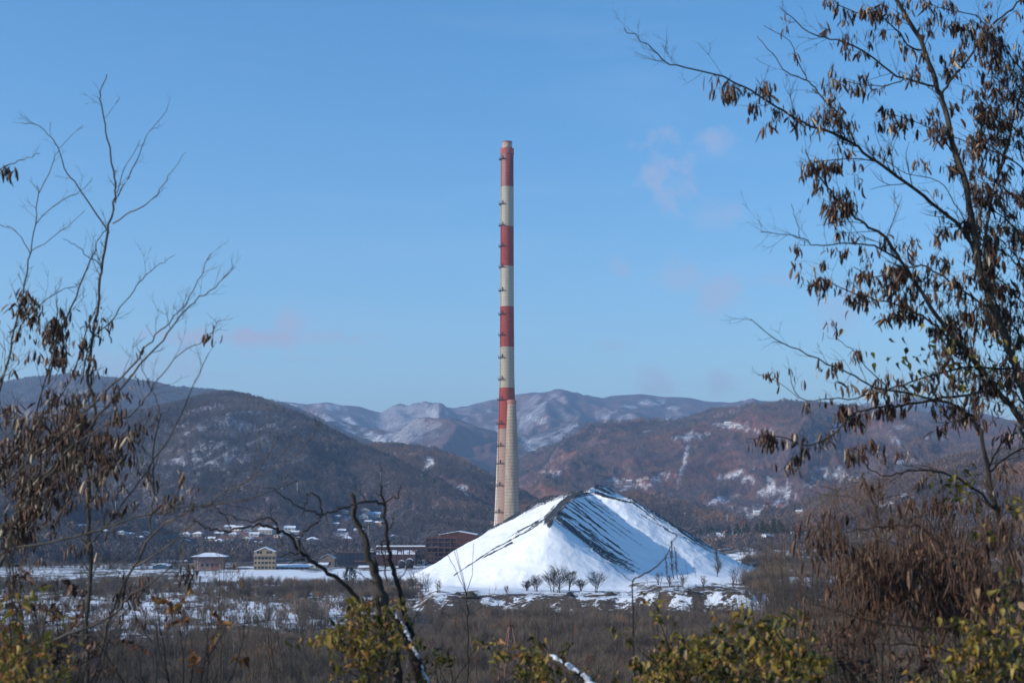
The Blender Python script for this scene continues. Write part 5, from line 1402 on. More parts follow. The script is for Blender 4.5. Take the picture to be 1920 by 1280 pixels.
# ---------------------------------------------------------------- foreground trees, traced limb by limb and given real depth
M_POD = tinted('dry_brown_pods', [(0.0, (.018, .009, .007)), (.4, (.062, .029, .019)), (.75, (.13, .064, .038)), (.93, (.25, .145, .085)), (1.0, (.60, .50, .36))], .55, .12, spec=.3)
M_LEAF = tinted('autumn_leaves', [(0.0, (.035, .036, .010)), (.35, (.115, .105, .018)), (.65, (.24, .185, .028)), (.85, (.36, .24, .045)), (.95, (.26, .10, .03)), (1.0, (.42, .36, .20))], .45, .30, spec=.3)
M_RUST = tinted('russet_leaves', [(0.0, (.10, .035, .018)), (.6, (.26, .10, .025)), (1.0, (.34, .20, .05))], .5, .3, spec=.3)
M_DARKBARK = tinted('dark_dead_bark', [(0.0, (.012, .010, .010)), (.5, (.040, .033, .028)), (1.0, (.11, .095, .08))], .9)
M_TRUNK = tinted('mottled_bark', [(0.0, (.014, .012, .010)), (.5, (.042, .034, .028)), (1.0, (.16, .135, .10))], .9)
M_GREYBARK = tinted('pale_grey_bark', [(0.0, (.030, .026, .023)), (.5, (.085, .072, .06)), (1.0, (.24, .20, .165))], .85)

def pod_variant(r, width=.20, curve=.30, rings=7):
    """a flat curled legume, hanging along -Z, unit length"""
    vs = []; fs = []
    cu = r.uniform(-curve, curve); cv = r.uniform(-.12, .12); tw = r.uniform(-1.2, 1.2); w = width * r.uniform(.55, 1.5)
    for i in range(rings):
        t = i / (rings - 1)
        ww = w * (.12 + .88 * math.sin(min(1, t * 1.0) * math.pi) ** .55) * (1 + .12 * math.sin(t * 19)) * .5
        th = .022 * (.5 + math.sin(t * math.pi))
        a = tw * t; c = Vector((cu * math.sin(t * 2.2), cv * t * t, -t))
        u = Vector((math.cos(a), math.sin(a), 0)); v = Vector((-math.sin(a), math.cos(a), 0))
        vs += [c + u * ww, c + v * th, c - u * ww, c - v * th]
    for i in range(rings - 1):
        for k in range(4):
            a = i * 4 + k; b = i * 4 + (k + 1) % 4; fs.append((a, b, b + 4, a + 4))
    return np.array([tuple(v) for v in vs]), np.array(fs)
def leaf_variant(r, width=.62):
    pts = [(0, 0), (.08, .24), (.28, .46), (.52, .34), (.78, .15), (1.05, 0)]
    vs = []; fs = []
    fold = r.uniform(.1, 1.1); bend = r.uniform(-.3, .8)
    for t, w in pts:
        zc = -bend * t * t
        vs += [(-w * width * r.uniform(.85, 1.1), zc + w * fold * width, -t), (0, zc, -t), (w * width * r.uniform(.85, 1.1), zc + w * fold * width, -t)]
    for i in range(len(pts) - 1):
        for k in range(2):
            a = i * 3 + k; fs.append((a, a + 1, a + 4, a + 3))
    return np.array(vs), np.array(fs)
class Batch:
    """many small hanging things: the 300 nearest become parts, the rest one 'stuff' part"""
    def __init__(s, variants, mat, one, many, tints):
        s.var = variants; s.mat = mat; s.one = one; s.many = many; s.items = []; s.tints = tints; s.mesh = {}
    def add(s, p, q, size, r):
        s.items.append((Vector(p), q, size, r.randrange(len(s.var)), r.randrange(len(s.tints))))
    def finish(s, root, limit=300):
        loc = root.location
        def key(it):
            p = it[0]; px, py = proj(p.x, p.y, p.z)
            vis = -20 < px < 1940 and -20 < py < 1300
            return -(it[2] / max(p.y, .5)) * (1 if vis else .01)
        its = sorted(s.items, key=key)
        if len(its) <= limit * 1.02: limit = len(its)
        for p, q, sz, vi, ti in its[:limit]:
            k = (vi, ti)
            if k not in s.mesh:
                v, f = s.var[vi]; s.mesh[k] = np_mesh(s.one, v, f, s.mat, True, {'tint': np.full(len(v), s.tints[ti])})
            o = bpy.data.objects.new(s.one, s.mesh[k]); COL.objects.link(o); o.parent = root
            o.location = p - loc; o.rotation_mode = 'QUATERNION'; o.rotation_quaternion = q; o.scale = (sz, sz, sz)
        rest = its[limit:]
        if rest:
            V = []; Fs = []; T = []; n = 0
            for p, q, sz, vi, ti in rest:
                v, f = s.var[vi]; m = np.array(q.to_matrix()) * sz
                V.append(v @ m.T + np.array(p - loc)); Fs.append(f + n); n += len(v); T.append(np.full(len(v), s.tints[ti]))
            me = np_mesh(s.many, np.concatenate(V), np.concatenate(Fs), s.mat, True, {'tint': np.concatenate(T)})
            o = link(bpy.data.objects.new(s.many, me), root); o['kind'] = 'stuff'
VR = random.Random(3)
PODS = [pod_variant(VR) for _ in range(14)]
LONGPODS = [pod_variant(VR, .16, .16) for _ in range(10)]
LEAVES = [leaf_variant(VR) for _ in range(8)]
POD_T = [.05, .2, .3, .4, .5, .6, .7, .8, .9, .98]
LEAF_T = [.0, .08, .2, .35, .5, .62, .7, .8, .88, .93, .97]

def smooth_path(pts, step=3):
    pts = [Vector(p) for p in pts]; out = []
    n = len(pts)
    for i in range(n - 1):
        a = pts[max(i - 1, 0)]; b = pts[i]; c = pts[i + 1]; d = pts[min(i + 2, n - 1)]
        for k in range(step):
            t = k / step
            out.append(.5 * ((2 * b) + (c - a) * t + (2 * a - 5 * b + 4 * c - d) * t * t + (3 * b - a - 3 * c + d) * t ** 3))
    out.append(pts[-1]); return out
def rq(r, tilt=.45):
    """random orientation of something that hangs"""
    q = Quaternion((0, 0, 1), r.uniform(0, 6.283))
    ax = Vector((math.cos(r.uniform(0, 6.283)), math.sin(r.uniform(0, 6.283)), 0))
    a = r.uniform(0, 6.283); ax = Vector((math.cos(a), math.sin(a), 0))
    return Quaternion(ax, abs(r.gauss(0, tilt))) @ q
class Plant:
    def __init__(s, name, label, cat, seed, mat, d, base_px, group=None, depth_wob=.25):
        s.r = random.Random(seed); s.mat = mat; s.d = d
        x = (base_px - 960) / F * d; z = float(ground_z(x, d))
        s.root = empty(name, (x, d, z), label=label, cat=cat, group=group)
        s.tw = MB(); s.tips = []; s.nodes = []
        s.wob = depth_wob; s.fat = 1.0
        s.loc = s.root.location.copy()
    def limb(s, px, w0, w1, d0=None, d1=None, name='branch', twigs=.5, tl=(.10, .45), root=False, kink=.004, up=.35, pods=1.0):
        """px: traced pixel polyline from the thick end to the tip; w0, w1 widths in px"""
        r = s.r; d0 = d0 or s.d; d1 = d1 if d1 is not None else d0 + r.uniform(-1, 1) * s.wob
        L = [0]
        for a, b in zip(px[:-1], px[1:]): L.append(L[-1] + math.hypot(a[0] - b[0], a[1] - b[1]))
        pts = [P(p[0], p[1], d0 + (d1 - d0) * l / max(L[-1], 1)) for p, l in zip(px, L)]
        if root:
            b = pts[0]; g = s.loc
            pts = [g + Vector((0, 0, -.15)), g.lerp(b, .5) + Vector((.03, .05, 0))] + pts
        pts = smooth_path(pts, 4)
        pts = [p + Vector((r.gauss(0, kink), r.gauss(0, kink), r.gauss(0, kink))) * (0 if i in (0, len(pts) - 1) else 1) for i, p in enumerate(pts)]
        n = len(pts); k0 = .5 / F
        rad = []
        for i, p in enumerate(pts):
            t = i / (n - 1); w = w0 + (w1 - w0) * t
            if root and i < 8: w = w0 * (1 + .35 * (1 - i / 8))
            rad.append(w * k0 * p.y * s.fat)
        mb = MB(); mb.tint = r.uniform(.35, .65)
        mb.tube([p - s.loc for p in pts], rad, 8 if w0 > 5 else 6)
        for i in range(len(mb.t)): mb.t[i] = min(1, max(0, mb.t[i] + r.gauss(0, .12)))
        o = mb.build(name, s.mat, s.root, True)
        # side twigs
        seg = L[-1]
        cnt = int(seg / 22.0 * twigs)
        for _ in range(cnt):
            t = r.uniform(.12, 1.0) if not root else r.uniform(.35, 1)
            i = min(n - 2, int(t * (n - 1))); p = pts[i].lerp(pts[i + 1], r.random()); dd = (pts[i + 1] - pts[i]).normalized()
            s.sprig(p, dd, r.uniform(*tl) * (1.15 - .5 * t), max(.0012, rad[i] * .35), 0, up)
        for i in range(n):
            if i / n > .1: s.nodes.append((pts[i], pods))
        return o
    def sprig(s, p, d, L, rad, lev, up=.35):
        r = s.r
        ax = Vector((r.gauss(0, 1), r.gauss(0, 1), r.gauss(0, 1))).cross(d)
        if ax.length < .01: return
        ax.normalize(); dd = Quaternion(ax, r.uniform(.45, 1.15)) @ d
        dd = (dd + Vector((0, 0, up * r.uniform(.2, 1.2)))).normalized()
        if lev == 0: dd.y *= .6
        pts = [p]; q = p.copy(); n = 4
        for i in range(n):
            q = q + dd * L / n
            dd = (dd + Vector((r.gauss(0, .13), r.gauss(0, .13), r.gauss(.05, .13)))).normalized()
            pts.append(q.copy())
        rad = min(rad, .0035) if lev == 0 else rad
        s.tw.tint = r.uniform(.2, .9)
        s.tw.tube([v - s.loc for v in pts], [rad, rad * .85, rad * .7, rad * .55, rad * .3], 4, False)
        s.tips.append(pts)
        if lev < 2 and L > .07:
            for _ in range(r.choice((1, 2, 2, 3))):
                i = r.randrange(1, n)
                s.sprig(pts[i], (pts[i + 1] - pts[i]).normalized(), L * r.uniform(.35, .65), rad * .7, lev + 1, up)
    def finish_twigs(s, name='twigs'):
        o = s.tw.build(name, s.mat, s.root); o['kind'] = 'stuff'
    def keep(s, p, regs):
        px, py = proj(p.x, p.y, p.z)
        dens = 0.0
        for (cx, cy, rx, ry, k) in regs:
            u = ((px - cx) / rx) ** 2 + ((py - cy) / ry) ** 2
            if u < 1: dens = max(dens, k)
        return dens

# ===== big pod-laden tree on the right
T = Plant('pod_tree', 'large leafless tree on the right, hung with clusters of brown seed pods', 'tree', 41, M_TRUNK, 9.0, 2050)
T.limb([(2010, 1000), (1965, 830), (1925, 745), (1903, 685), (1886, 640), (1860, 560), (1835, 500), (1825, 425), (1812, 350), (1787, 270), (1770, 200), (1755, 155), (1725, 75), (1682, 0), (1650, -60)], 19, 7, 9.0, 8.7, 'trunk', .8, root=True)
T.limb([(1965, 830), (1925, 800), (1895, 758), (1868, 733), (1843, 697), (1811, 655), (1795, 640), (1755, 590), (1720, 535), (1690, 490), (1660, 445), (1630, 425), (1595, 400), (1560, 360), (1530, 325), (1510, 280)], 13, 2, 8.9, 8.3, twigs=1.2)
T.limb([(1840, 505), (1820, 455), (1790, 415), (1745, 380), (1680, 328), (1630, 295), (1580, 258), (1505, 230), (1455, 200), (1395, 162), (1320, 135), (1255, 118), (1215, 85), (1170, 52)], 8, 1.6, 8.9, 8.1, twigs=1.4, tl=(.08, .32))
T.limb([(1850, 560), (1845, 480), (1855, 390), (1880, 300), (1900, 225), (1925, 140), (1960, 60)], 7, 4, 8.9, 9.5, twigs=1.4)
T.limb([(1750, 162), (1680, 142), (1630, 102), (1570, 75), (1525, 65), (1490, 40), (1462, 12)], 4.5, 1.3, twigs=1.2, tl=(.08, .28))
T.limb([(1600, 262), (1575, 215), (1540, 180), (1515, 152), (1475, 135), (1448, 100), (1420, 68)], 4, 1.2, twigs=.9, tl=(.08, .3))
T.limb([(1512, 150), (1500, 125), (1480, 80), (1432, 48)], 2.2, 1, twigs=.6, tl=(.06, .2))
T.limb([(1695, 148), (1655, 162), (1595, 155), (1562, 150)], 2.5, 1, twigs=1.5, tl=(.06, .2))
T.limb([(1690, 490), (1640, 462), (1590, 455), (1530, 460), (1500, 445), (1425, 435)], 4, 1.2, 8.6, 8.2, twigs=1.3)
T.limb([(1500, 445), (1492, 410), (1484, 382)], 1.6, .9, twigs=.5, tl=(.05, .15))
T.limb([(1648, 306), (1620, 298), (1550, 300), (1505, 310)], 3, 1.1, twigs=1.6, tl=(.06, .22))
T.limb([(1765, 178), (1780, 155), (1815, 110), (1855, 52), (1900, 14), (1930, -20)], 5.5, 3, twigs=1.5)
T.limb([(1735, 92), (1710, 90), (1680, 55), (1645, 28), (1595, 20), (1555, -5)], 4, 1.5, twigs=1.4, tl=(.08, .25))
T.limb([(1855, 53), (1820, 27), (1770, 18), (1735, 5)], 2.5, 1.4, twigs=1.2, tl=(.08, .25))
T.limb([(1900, 300), (1845, 278), (1780, 255), (1705, 225), (1655, 212)], 3, 1.1, twigs=1.5, tl=(.08, .28))
T.limb([(1828, 440), (1790, 380), (1760, 340), (1700, 325), (1660, 300)], 2.5, 1, twigs=.9, tl=(.1, .3))
T.limb([(1817, 660), (1785, 640), (1740, 600), (1690, 575), (1640, 560), (1590, 545), (1540, 520)], 5, 1.5, 8.9, 8.4, twigs=1.8, tl=(.08, .3))
T.limb([(1870, 590), (1800, 540), (1740, 500), (1690, 505), (1640, 520), (1600, 500)], 4.5, 1.5, 8.9, 9.2, twigs=1.8, tl=(.08, .3))
T.limb([(1880, 742), (1843, 735), (1785, 745), (1705, 756), (1660, 762), (1620, 770), (1599, 775), (1556, 818), (1508, 834), (1460, 818), (1405, 822)], 6, 1.6, 8.8, 8.2, twigs=1.2, tl=(.06, .22), up=.1)
T.limb([(1830, 785), (1785, 757), (1721, 741), (1641, 725), (1588, 698), (1514, 664), (1455, 635), (1407, 598)], 5.5, 1.4, 8.7, 8.1, twigs=1.2, tl=(.06, .28))
T.limb([(1665, 724), (1625, 690), (1595, 655), (1570, 635)], 2.5, 1, twigs=.6, tl=(.06, .2))
T.limb([(1480, 690), (1500, 745), (1560, 748), (1620, 742), (1680, 725), (1740, 705), (1800, 690), (1860, 690), (1910, 690)][::-1], 5, 1.3, 8.9, 8.3, twigs=1.0, tl=(.06, .25))
T.limb([(1498, 747), (1450, 712), (1418, 700)], 1.6, .9, twigs=.5, tl=(.06, .15))
for k in range(11):   # right edge of the crown
    r = T.r; y0 = 120 + k * 62
    T.limb([(1965, y0 + 90), (1940, y0 + 40), (1905, y0), (1880 - r.uniform(0, 40), y0 - 40), (1860 - r.uniform(0, 60), y0 - r.uniform(60, 110))], 4.5, 1.5, 9.3, 9.0, twigs=2.4)
T.limb([(1920, 735), (1932, 600), (1938, 480), (1950, 330), (1960, 160), (1965, 0)], 9, 5, 9.2, 9.4, twigs=1.0)
# lower stem with its own limbs
T.limb([(1990, 1260), (1935, 1180), (1904, 1088), (1885, 1004), (1870, 960), (1854, 887), (1838, 807), (1811, 780), (1785, 757), (1740, 750)], 14, 4, 8.6, 8.6, 'stem', .8, root=True)
T.limb([(1870, 961), (1843, 929), (1795, 897), (1742, 881), (1690, 885), (1652, 892), (1620, 865), (1608, 850)], 5, 1.3, 8.6, 8.1, twigs=1.0, tl=(.06, .3))
T.limb([(1852, 880), (1868, 845), (1885, 825), (1935, 790)], 4, 3, 8.6, 8.9, twigs=.8)
T.limb([(1854, 887), (1900, 850), (1960, 830)], 4, 3, 8.6, 8.9, twigs=.8)
T.finish_twigs()
podreg = [(1330, 165, 90, 50, .7), (1290, 135, 50, 30, .25), (1400, 200, 60, 70, 1.6), (1460, 240, 60, 60, 1.8), (1540, 230, 60, 50, .45), (1560, 340, 60, 70, 2.2), (1620, 130, 70, 60, .8), (1600, 180, 70, 50, .75), (1500, 70, 60, 60, .10), (1640, 60, 70, 60, 1.1), (1740, 60, 80, 90, 1.3), (1570, 30, 50, 40, .8),
          (1740, 230, 70, 90, .9), (1820, 160, 90, 150, .75), (1890, 150, 60, 200, .8), (1800, 240, 90, 80, 1.0), (1660, 250, 60, 40, .5), (1720, 400, 60, 60, .2), (1650, 230, 50, 60, .4), (1550, 470, 70, 60, .9), (1650, 480, 80, 60, .8), (1620, 560, 110, 80, 2.0), (1700, 600, 120, 90, 1.7), (1800, 560, 130, 150, 1.0), (1880, 420, 70, 220, .8),
          (1640, 640, 70, 50, 1.2), (1780, 690, 140, 80, 1.0), (1500, 690, 60, 40, .7), (1580, 720, 80, 60, 1.0), (1540, 790, 60, 50, 1.3), (1440, 850, 60, 60, 2.6), (1640, 800, 90, 60, 1.5), (1740, 800, 90, 60, 1.0), (1880, 740, 60, 80, .8), (1500, 830, 50, 40, .9), (1700, 915, 90, 30, .5), (1860, 900, 60, 60, .3)]
B = Batch(PODS, M_POD, 'seed_pod', 'seed_pods', POD_T)
LB = Batch(LEAVES, M_LEAF, 'leaf', 'leaves', LEAF_T[:6])
r = T.r
cands = [(p, k) for p, k in T.nodes] + [(pt, .55) for pts in T.tips for pt in pts[1:4]]
for p, k in cands:
    dn = T.keep(p, podreg)
    if r.random() < dn * .27 * k:
        n = r.choice((2, 3, 4, 5, 6, 8)); spread = r.uniform(.01, .035)
        sz0 = r.uniform(.04, .085)
        for _ in range(n):
            B.add(p + Vector((r.gauss(0, spread), r.gauss(0, spread), -abs(r.gauss(0, spread * .9)))), rq(r, .38), sz0 * r.uniform(.6, 1.2), r)
for _ in range(150):
    px, py = (r.gauss(1760, 70), r.gauss(670, 40)) if r.random() < .6 else (r.gauss(1800, 25), r.gauss(905, 24))
    LB.add(P(px, py, r.uniform(8.2, 9.0)), rq(r, 1.0), r.uniform(.035, .06), r)
B.finish(T.root); LB.finish(T.root)
print('right pods', len(B.items))

# ===== brown thicket of long pods below it
M_TAN = tinted('tan_dry_stalks', [(0.0, (.025, .017, .013)), (.5, (.085, .054, .038)), (1.0, (.21, .15, .105))], .9)
T2 = Plant('pod_thicket', 'dense brown thicket of tangled stalks and hanging dried pods at lower right', 'shrub', 43, M_TAN, 7.6, 1800)
T2.limb([(1740, 1340), (1769, 1200), (1785, 1140), (1795, 1094), (1782, 1060), (1737, 993), (1700, 985), (1652, 988), (1610, 994), (1567, 1000)], 9, 1.8, 7.6, 7.3, 'stem', .8, root=True, up=.1)
T2.limb([(1785, 1140), (1798, 1080), (1806, 1030), (1815, 990)], 7, 2.5, 7.6, 7.9, twigs=1.0)
T2.limb([(1960, 1240), (1870, 1205), (1816, 1178), (1747, 1176), (1673, 1170), (1609, 1158), (1560, 1140), (1508, 1130)], 6, 1.6, 7.3, 7.0, twigs=.8)
T2.limb([(1960, 1240), (1880, 1222), (1800, 1219), (1720, 1210), (1673, 1205), (1600, 1206), (1514, 1203)], 5, 2, 7.4, 7.2, twigs=.6)
T2.limb([(1663, 1330), (1667, 1200), (1660, 1100), (1661, 1020), (1672, 960)], 4.5, 2, 7.9, 8.2, twigs=1.0, root=False)
T2.limb([(1646, 972), (1636, 940), (1620, 905), (1616, 886)], 5, 3.6, 8.1, 8.1, 'dead_stub', 0)
for k in range(34):
    x0 = T2.r.uniform(1540, 1940); y0 = T2.r.uniform(1180, 1340); x1 = x0 + T2.r.uniform(-60, 60); y1 = T2.r.uniform(900, 1200) if x0 > 1620 else T2.r.uniform(1000, 1230)
    T2.limb([(x0, y0), ((x0 + x1) / 2 + T2.r.uniform(-20, 20), (y0 + y1) / 2), (x1, y1), (x1 - T2.r.uniform(20, 90), y1 + T2.r.uniform(-30, 25))], 3.0, 1.1, T2.r.uniform(7.0, 9.6), None, twigs=1.1, up=.2, name='stem')
for k in range(48):   # bare crossing stalks
    x0 = T2.r.uniform(1500, 1960); y0 = T2.r.uniform(1080, 1340); L_ = T2.r.uniform(80, 260); a_ = T2.r.gauss(1.5, .5)
    T2.limb([(x0, y0), (x0 + L_ * .5 * math.cos(a_) + T2.r.uniform(-8, 8), y0 - L_ * .5 * math.sin(a_)), (x0 + L_ * math.cos(a_) * .9, y0 - L_ * math.sin(a_))], T2.r.uniform(1.4, 3.2), .8, T2.r.uniform(6.8, 10.0), None, twigs=1.1, up=.2, tl=(.06, .3), name='stalk')
T2.finish_twigs()
B = Batch(LONGPODS, M_POD, 'long_pod', 'long_pods', POD_T[:-1] + [.55, .65])
r = T2.r
reg = [(1620, 1010, 110, 80, 1.0), (1740, 1020, 120, 100, 1.6), (1860, 1080, 110, 150, 1.4), (1640, 1085, 120, 50, .8), (1740, 1110, 130, 60, .7), (1560, 1140, 70, 60, .6), (1880, 950, 80, 100, 1.0), (1600, 1215, 110, 45, .3), (1700, 1225, 120, 50, .25)]
cands = [(p, k) for p, k in T2.nodes] + [(pt, .6) for pts in T2.tips for pt in pts[1:4]]
for p, k in cands:
    dn = T2.keep(p, reg)
    gap = float(fbm(p.x * 2.6, p.z * 2.6, 5, 2))
    if r.random() < dn * .14 * k * (2.3 if gap > .5 else .1):
        for _ in range(r.choice((2, 3, 3, 4, 5))):
            B.add(p + Vector((r.gauss(0, .03), r.gauss(0, .05), -abs(r.gauss(0, .03)))), rq(r, .32), r.uniform(.03, .095), r)
B.finish(T2.root); print('thicket pods', len(B.items))

# ===== tree on the left
L1 = Plant('pod_tree', 'bare-topped pale grey tree on the left with brown pods on its lower limbs', 'tree', 47, M_GREYBARK, 8.2, 160)
L1.fat = 1.12
L1.limb([(163, 1340), (163, 1178), (171, 1066), (169, 998), (167, 909), (168, 850), (172, 800)], 8, 5, 8.2, 8.2, 'trunk', .5, root=True, up=.2)
L1.limb([(172, 800), (178, 760), (165, 700), (178, 606), (185, 545), (192, 498), (202, 437), (213, 381), (216, 353), (209, 306), (199, 245), (190, 198), (187, 180), (200, 140)], 6, 1.6, 8.2, 8.0, twigs=.45, tl=(.06, .2), up=.2)
L1.limb([(204, 437), (155, 362), (127, 325), (112, 283), (96, 257), (70, 236), (42, 230)], 3, 1.0, twigs=.6, tl=(.05, .2))
L1.limb([(211, 419), (244, 400), (281, 377), (305, 348), (321, 325), (349, 285)], 2.6, .8, twigs=.4, tl=(.05, .15))
L1.limb([(216, 381), (234, 344), (258, 297), (274, 255), (314, 205)], 2.6, .8, twigs=.5, tl=(.05, .18))
L1.limb([(219, 362), (234, 316), (262, 262)], 1.8, .8, twigs=.3, tl=(.05, .12))
L1.limb([(150, 720), (173, 634), (206, 606), (225, 578), (258, 536), (275, 515), (300, 495), (328, 478)], 2.8, .8, twigs=.9, tl=(.05, .2))
L1.limb([(90, 720), (112, 630), (141, 555), (169, 489), (183, 452), (202, 425)], 3.6, 1.4, 8.0, 8.2, twigs=.9, tl=(.05, .2))
L1.limb([(190, 498), (165, 480), (140, 458), (118, 448)], 1.8, .8, twigs=.6, tl=(.05, .14))
L1.finish_twigs()
L2 = Plant('pod_tree', 'slanting pale tree leaning in from the left edge, thick with dark pods', 'tree', 53, M_GREYBARK, 7.6, -60)
L2.fat = 1.12
L2.limb([(-60, 1160), (0, 1060), (34, 970), (73, 908), (115, 850), (140, 790), (150, 740)], 9, 4, 7.6, 7.8, 'trunk', 1.2, root=True)
L2.limb([(73, 908), (130, 850), (185, 779), (250, 700), (305, 639), (337, 592), (375, 559), (412, 531), (440, 500)], 5, 1.2, 7.6, 7.2, twigs=.8, tl=(.05, .25))
L2.limb([(0, 910), (60, 860), (110, 815), (175, 755), (244, 690), (272, 653), (300, 620), (337, 583), (370, 527), (396, 475)], 5, 1.1, 7.7, 7.4, twigs=.9, tl=(.05, .25))
L2.limb([(-30, 830), (7, 700), (28, 616), (47, 531), (56, 475), (68, 405), (70, 348)], 4.5, 1.3, 7.9, 8.1, twigs=.8, tl=(.05, .22))
L2.limb([(73, 362), (98, 311), (112, 278), (155, 236)], 1.6, .8, 8.1, 8.0, twigs=.5, tl=(.05, .14))
L2.limb([(59, 470), (117, 433), (159, 395)], 1.6, .8, 8.1, 7.9, twigs=.6, tl=(.05, .14))
L2.limb([(68, 419), (108, 381), (150, 358), (173, 334)], 1.6, .8, 8.1, 7.9, twigs=.6, tl=(.05, .14))
L2.limb([(56, 475), (33, 437), (0, 419), (-20, 415)], 1.6, .9, 8.1, 8.3, twigs=.4, tl=(.05, .14))
L2.limb([(-20, 1110), (30, 960), (55, 880), (65, 780), (95, 680), (105, 620), (108, 560)], 5, 1.5, 7.7, 8.2, twigs=1.4, tl=(.08, .3))
L2.limb([(-60, 330), (-20, 322), (18, 308), (50, 296), (75, 288)], 2.5, 1, 7.4, 7.4, twigs=.8, tl=(.04, .1))
L2.limb([(-30, 780), (10, 690), (40, 610), (90, 560), (150, 530)], 3, 1, 7.8, 8.4, twigs=1.4, tl=(.06, .25))
L2.limb([(-20, 900), (60, 800), (130, 715), (170, 600), (185, 570)], 4, 1.4, 7.8, 8.0, twigs=1.2, tl=(.06, .25))
L2.limb([(120, 850), (190, 800), (255, 770), (290, 720), (340, 660), (380, 640), (410, 600)], 3, 1, 7.4, 7.2, twigs=1.1, tl=(.06, .22))
for k in range(16):
    x0 = L2.r.uniform(-20, 170); y0 = L2.r.uniform(860, 1010); a_ = L2.r.gauss(1.15, .4); L_ = L2.r.uniform(90, 240)
    L2.limb([(x0, y0), (x0 + L_ * .5 * math.cos(a_) + L2.r.uniform(-10, 10), y0 - L_ * .5 * math.sin(a_)), (x0 + L_ * math.cos(a_), y0 - L_ * math.sin(a_) * .95)], L2.r.uniform(1.8, 3.4), .9, L2.r.uniform(7.2, 8.6), None, twigs=1.8, tl=(.06, .26))
L2.finish_twigs()
L3 = Plant('arching_shrub', 'long arching bare branches reaching right from the lower left corner', 'shrub', 59, M_GREYBARK, 7.0, -90)
L3.fat = 1.15
L3.limb([(-60, 1300), (0, 1255), (73, 1212), (140, 1183), (190, 1165), (225, 1139), (255, 1110), (281, 1094), (332, 1049), (345, 1000), (360, 950)], 7, 1.4, 6.8, 7.2, 'stem', .5, root=True, up=.2)
L3.limb([(150, 1340), (191, 1215), (214, 1135), (253, 1060), (275, 1015), (300, 990), (349, 959), (410, 931), (478, 886), (523, 819)], 6, 1.2, 7.3, 6.9, 'stem', .9, tl=(.08, .3), up=.2)
L3.limb([(-60, 1050), (34, 1030), (124, 1008), (190, 992), (236, 975), (320, 955), (400, 945), (470, 935), (560, 900)], 4.5, 1, 7.0, 7.0, twigs=.8, tl=(.08, .3))
L3.limb([(281, 1010), (282, 960), (288, 900), (286, 840), (300, 780), (292, 745), (270, 705), (262, 660)], 3.5, 1.2, 7.3, 7.5, twigs=1.0, tl=(.06, .25))
L3.limb([(160, 1030), (200, 985), (240, 930), (290, 860), (330, 800), (372, 700), (405, 640)], 3.5, 1, 7.4, 7.6, twigs=1.0, tl=(.06, .25))
L3.limb([(291, 1290), (290, 1210), (262, 1170), (235, 1090), (200, 1050)], 3, 1.2, 7.4, 7.6, twigs=.6)
L3.limb([(90, 1290), (74, 1200), (60, 1100), (44, 1020), (30, 950)], 3, 1.2, 7.6, 7.9, twigs=.8)
L3.limb([(255, 1060), (330, 1010), (380, 960), (420, 940), (470, 900), (560, 850), (600, 790)], 2.4, .8, 7.0, 6.6, twigs=.6, tl=(.08, .3))
L3.finish_twigs()
regL = [(40, 640, 90, 70, .8), (20, 580, 50, 50, .7), (110, 700, 90, 60, .8), (80, 780, 100, 60, 1.0), (90, 840, 110, 70, 1.6), (150, 860, 110, 60, 1.7), (200, 800, 60, 50, 1.1), (60, 930, 90, 70, 1.2), (235, 740, 50, 70, .6), (255, 830, 50, 50, 1.0), (300, 850, 50, 50, .8), (330, 690, 40, 30, .3), (150, 600, 60, 30, .35),
        (210, 950, 60, 40, .7), (5, 325, 20, 30, 4.0), (330, 900, 60, 40, .4), (100, 1000, 80, 50, .6), (245, 640, 40, 30, .35), (20, 870, 60, 60, 1.2), (130, 930, 80, 60, 1.2), (360, 1110, 30, 60, .9), (280, 1120, 60, 60, .4), (405, 620, 20, 20, .08), (270, 800, 20, 60, .4), (250, 1070, 30, 30, .3)]
for T_, nm in ((L1, .42), (L2, .5), (L3, .5)):
    B = Batch(PODS, M_POD, 'seed_pod', 'seed_pods', POD_T); r = T_.r
    cands = [(p, k) for p, k in T_.nodes] + [(pt, .6) for pts in T_.tips for pt in pts[1:4]]
    for p, k in cands:
        dn = T_.keep(p, regL) * (1.5 if float(fbm(p.x * 3.2, p.z * 3.2, 9, 2)) > .5 else .3)
        if r.random() < dn * nm * k:
            spread = r.uniform(.01, .035); sz0 = r.uniform(.038, .07)
            for _ in range(r.choice((2, 3, 4, 5, 6, 7))):
                B.add(p + Vector((r.gauss(0, spread), r.gauss(0, spread), -abs(r.gauss(0, spread * .9)))), rq(r, .4), sz0 * r.uniform(.6, 1.2), r)
    B.finish(T_.root); print('left pods', len(B.items))

# ===== dead forked tree in the centre
D = Plant('dead_tree', 'dark dead tree with broken-off trunk and long crooked branch left of the heap', 'tree', 61, M_DARKBARK, 7.0, 752, depth_wob=.4)
D.limb([(748, 1340), (741, 1260), (737, 1200), (731, 1165), (721, 1128), (704, 1083), (695, 1047), (678, 998), (665, 958), (658, 924)], 26, 8, 7.0, 7.0, 'trunk', .15, tl=(.04, .12), root=True, kink=.006)
D.limb([(790, 1290), (773, 1221), (767, 1182), (757, 1139), (744, 1090), (734, 1057), (729, 1018), (724, 981), (719, 945), (714, 910)], 13, 4, 7.1, 7.0, 'stem', .5, tl=(.03, .10), root=False, kink=.005)
D.limb([(714, 912), (713, 890), (713, 868)], 2.2, 1, 7.0, 7.0, twigs=0)
D.limb([(724, 1230), (712, 1150), (708, 1083), (701, 1044)], 10, 6, 7.0, 7.0, 'broken_stub', 0)
D.limb([(719, 947), (731, 935), (745, 930), (750, 918), (751, 910)], 3.2, 2, 7.0, 6.9, twigs=.5, tl=(.02, .05))
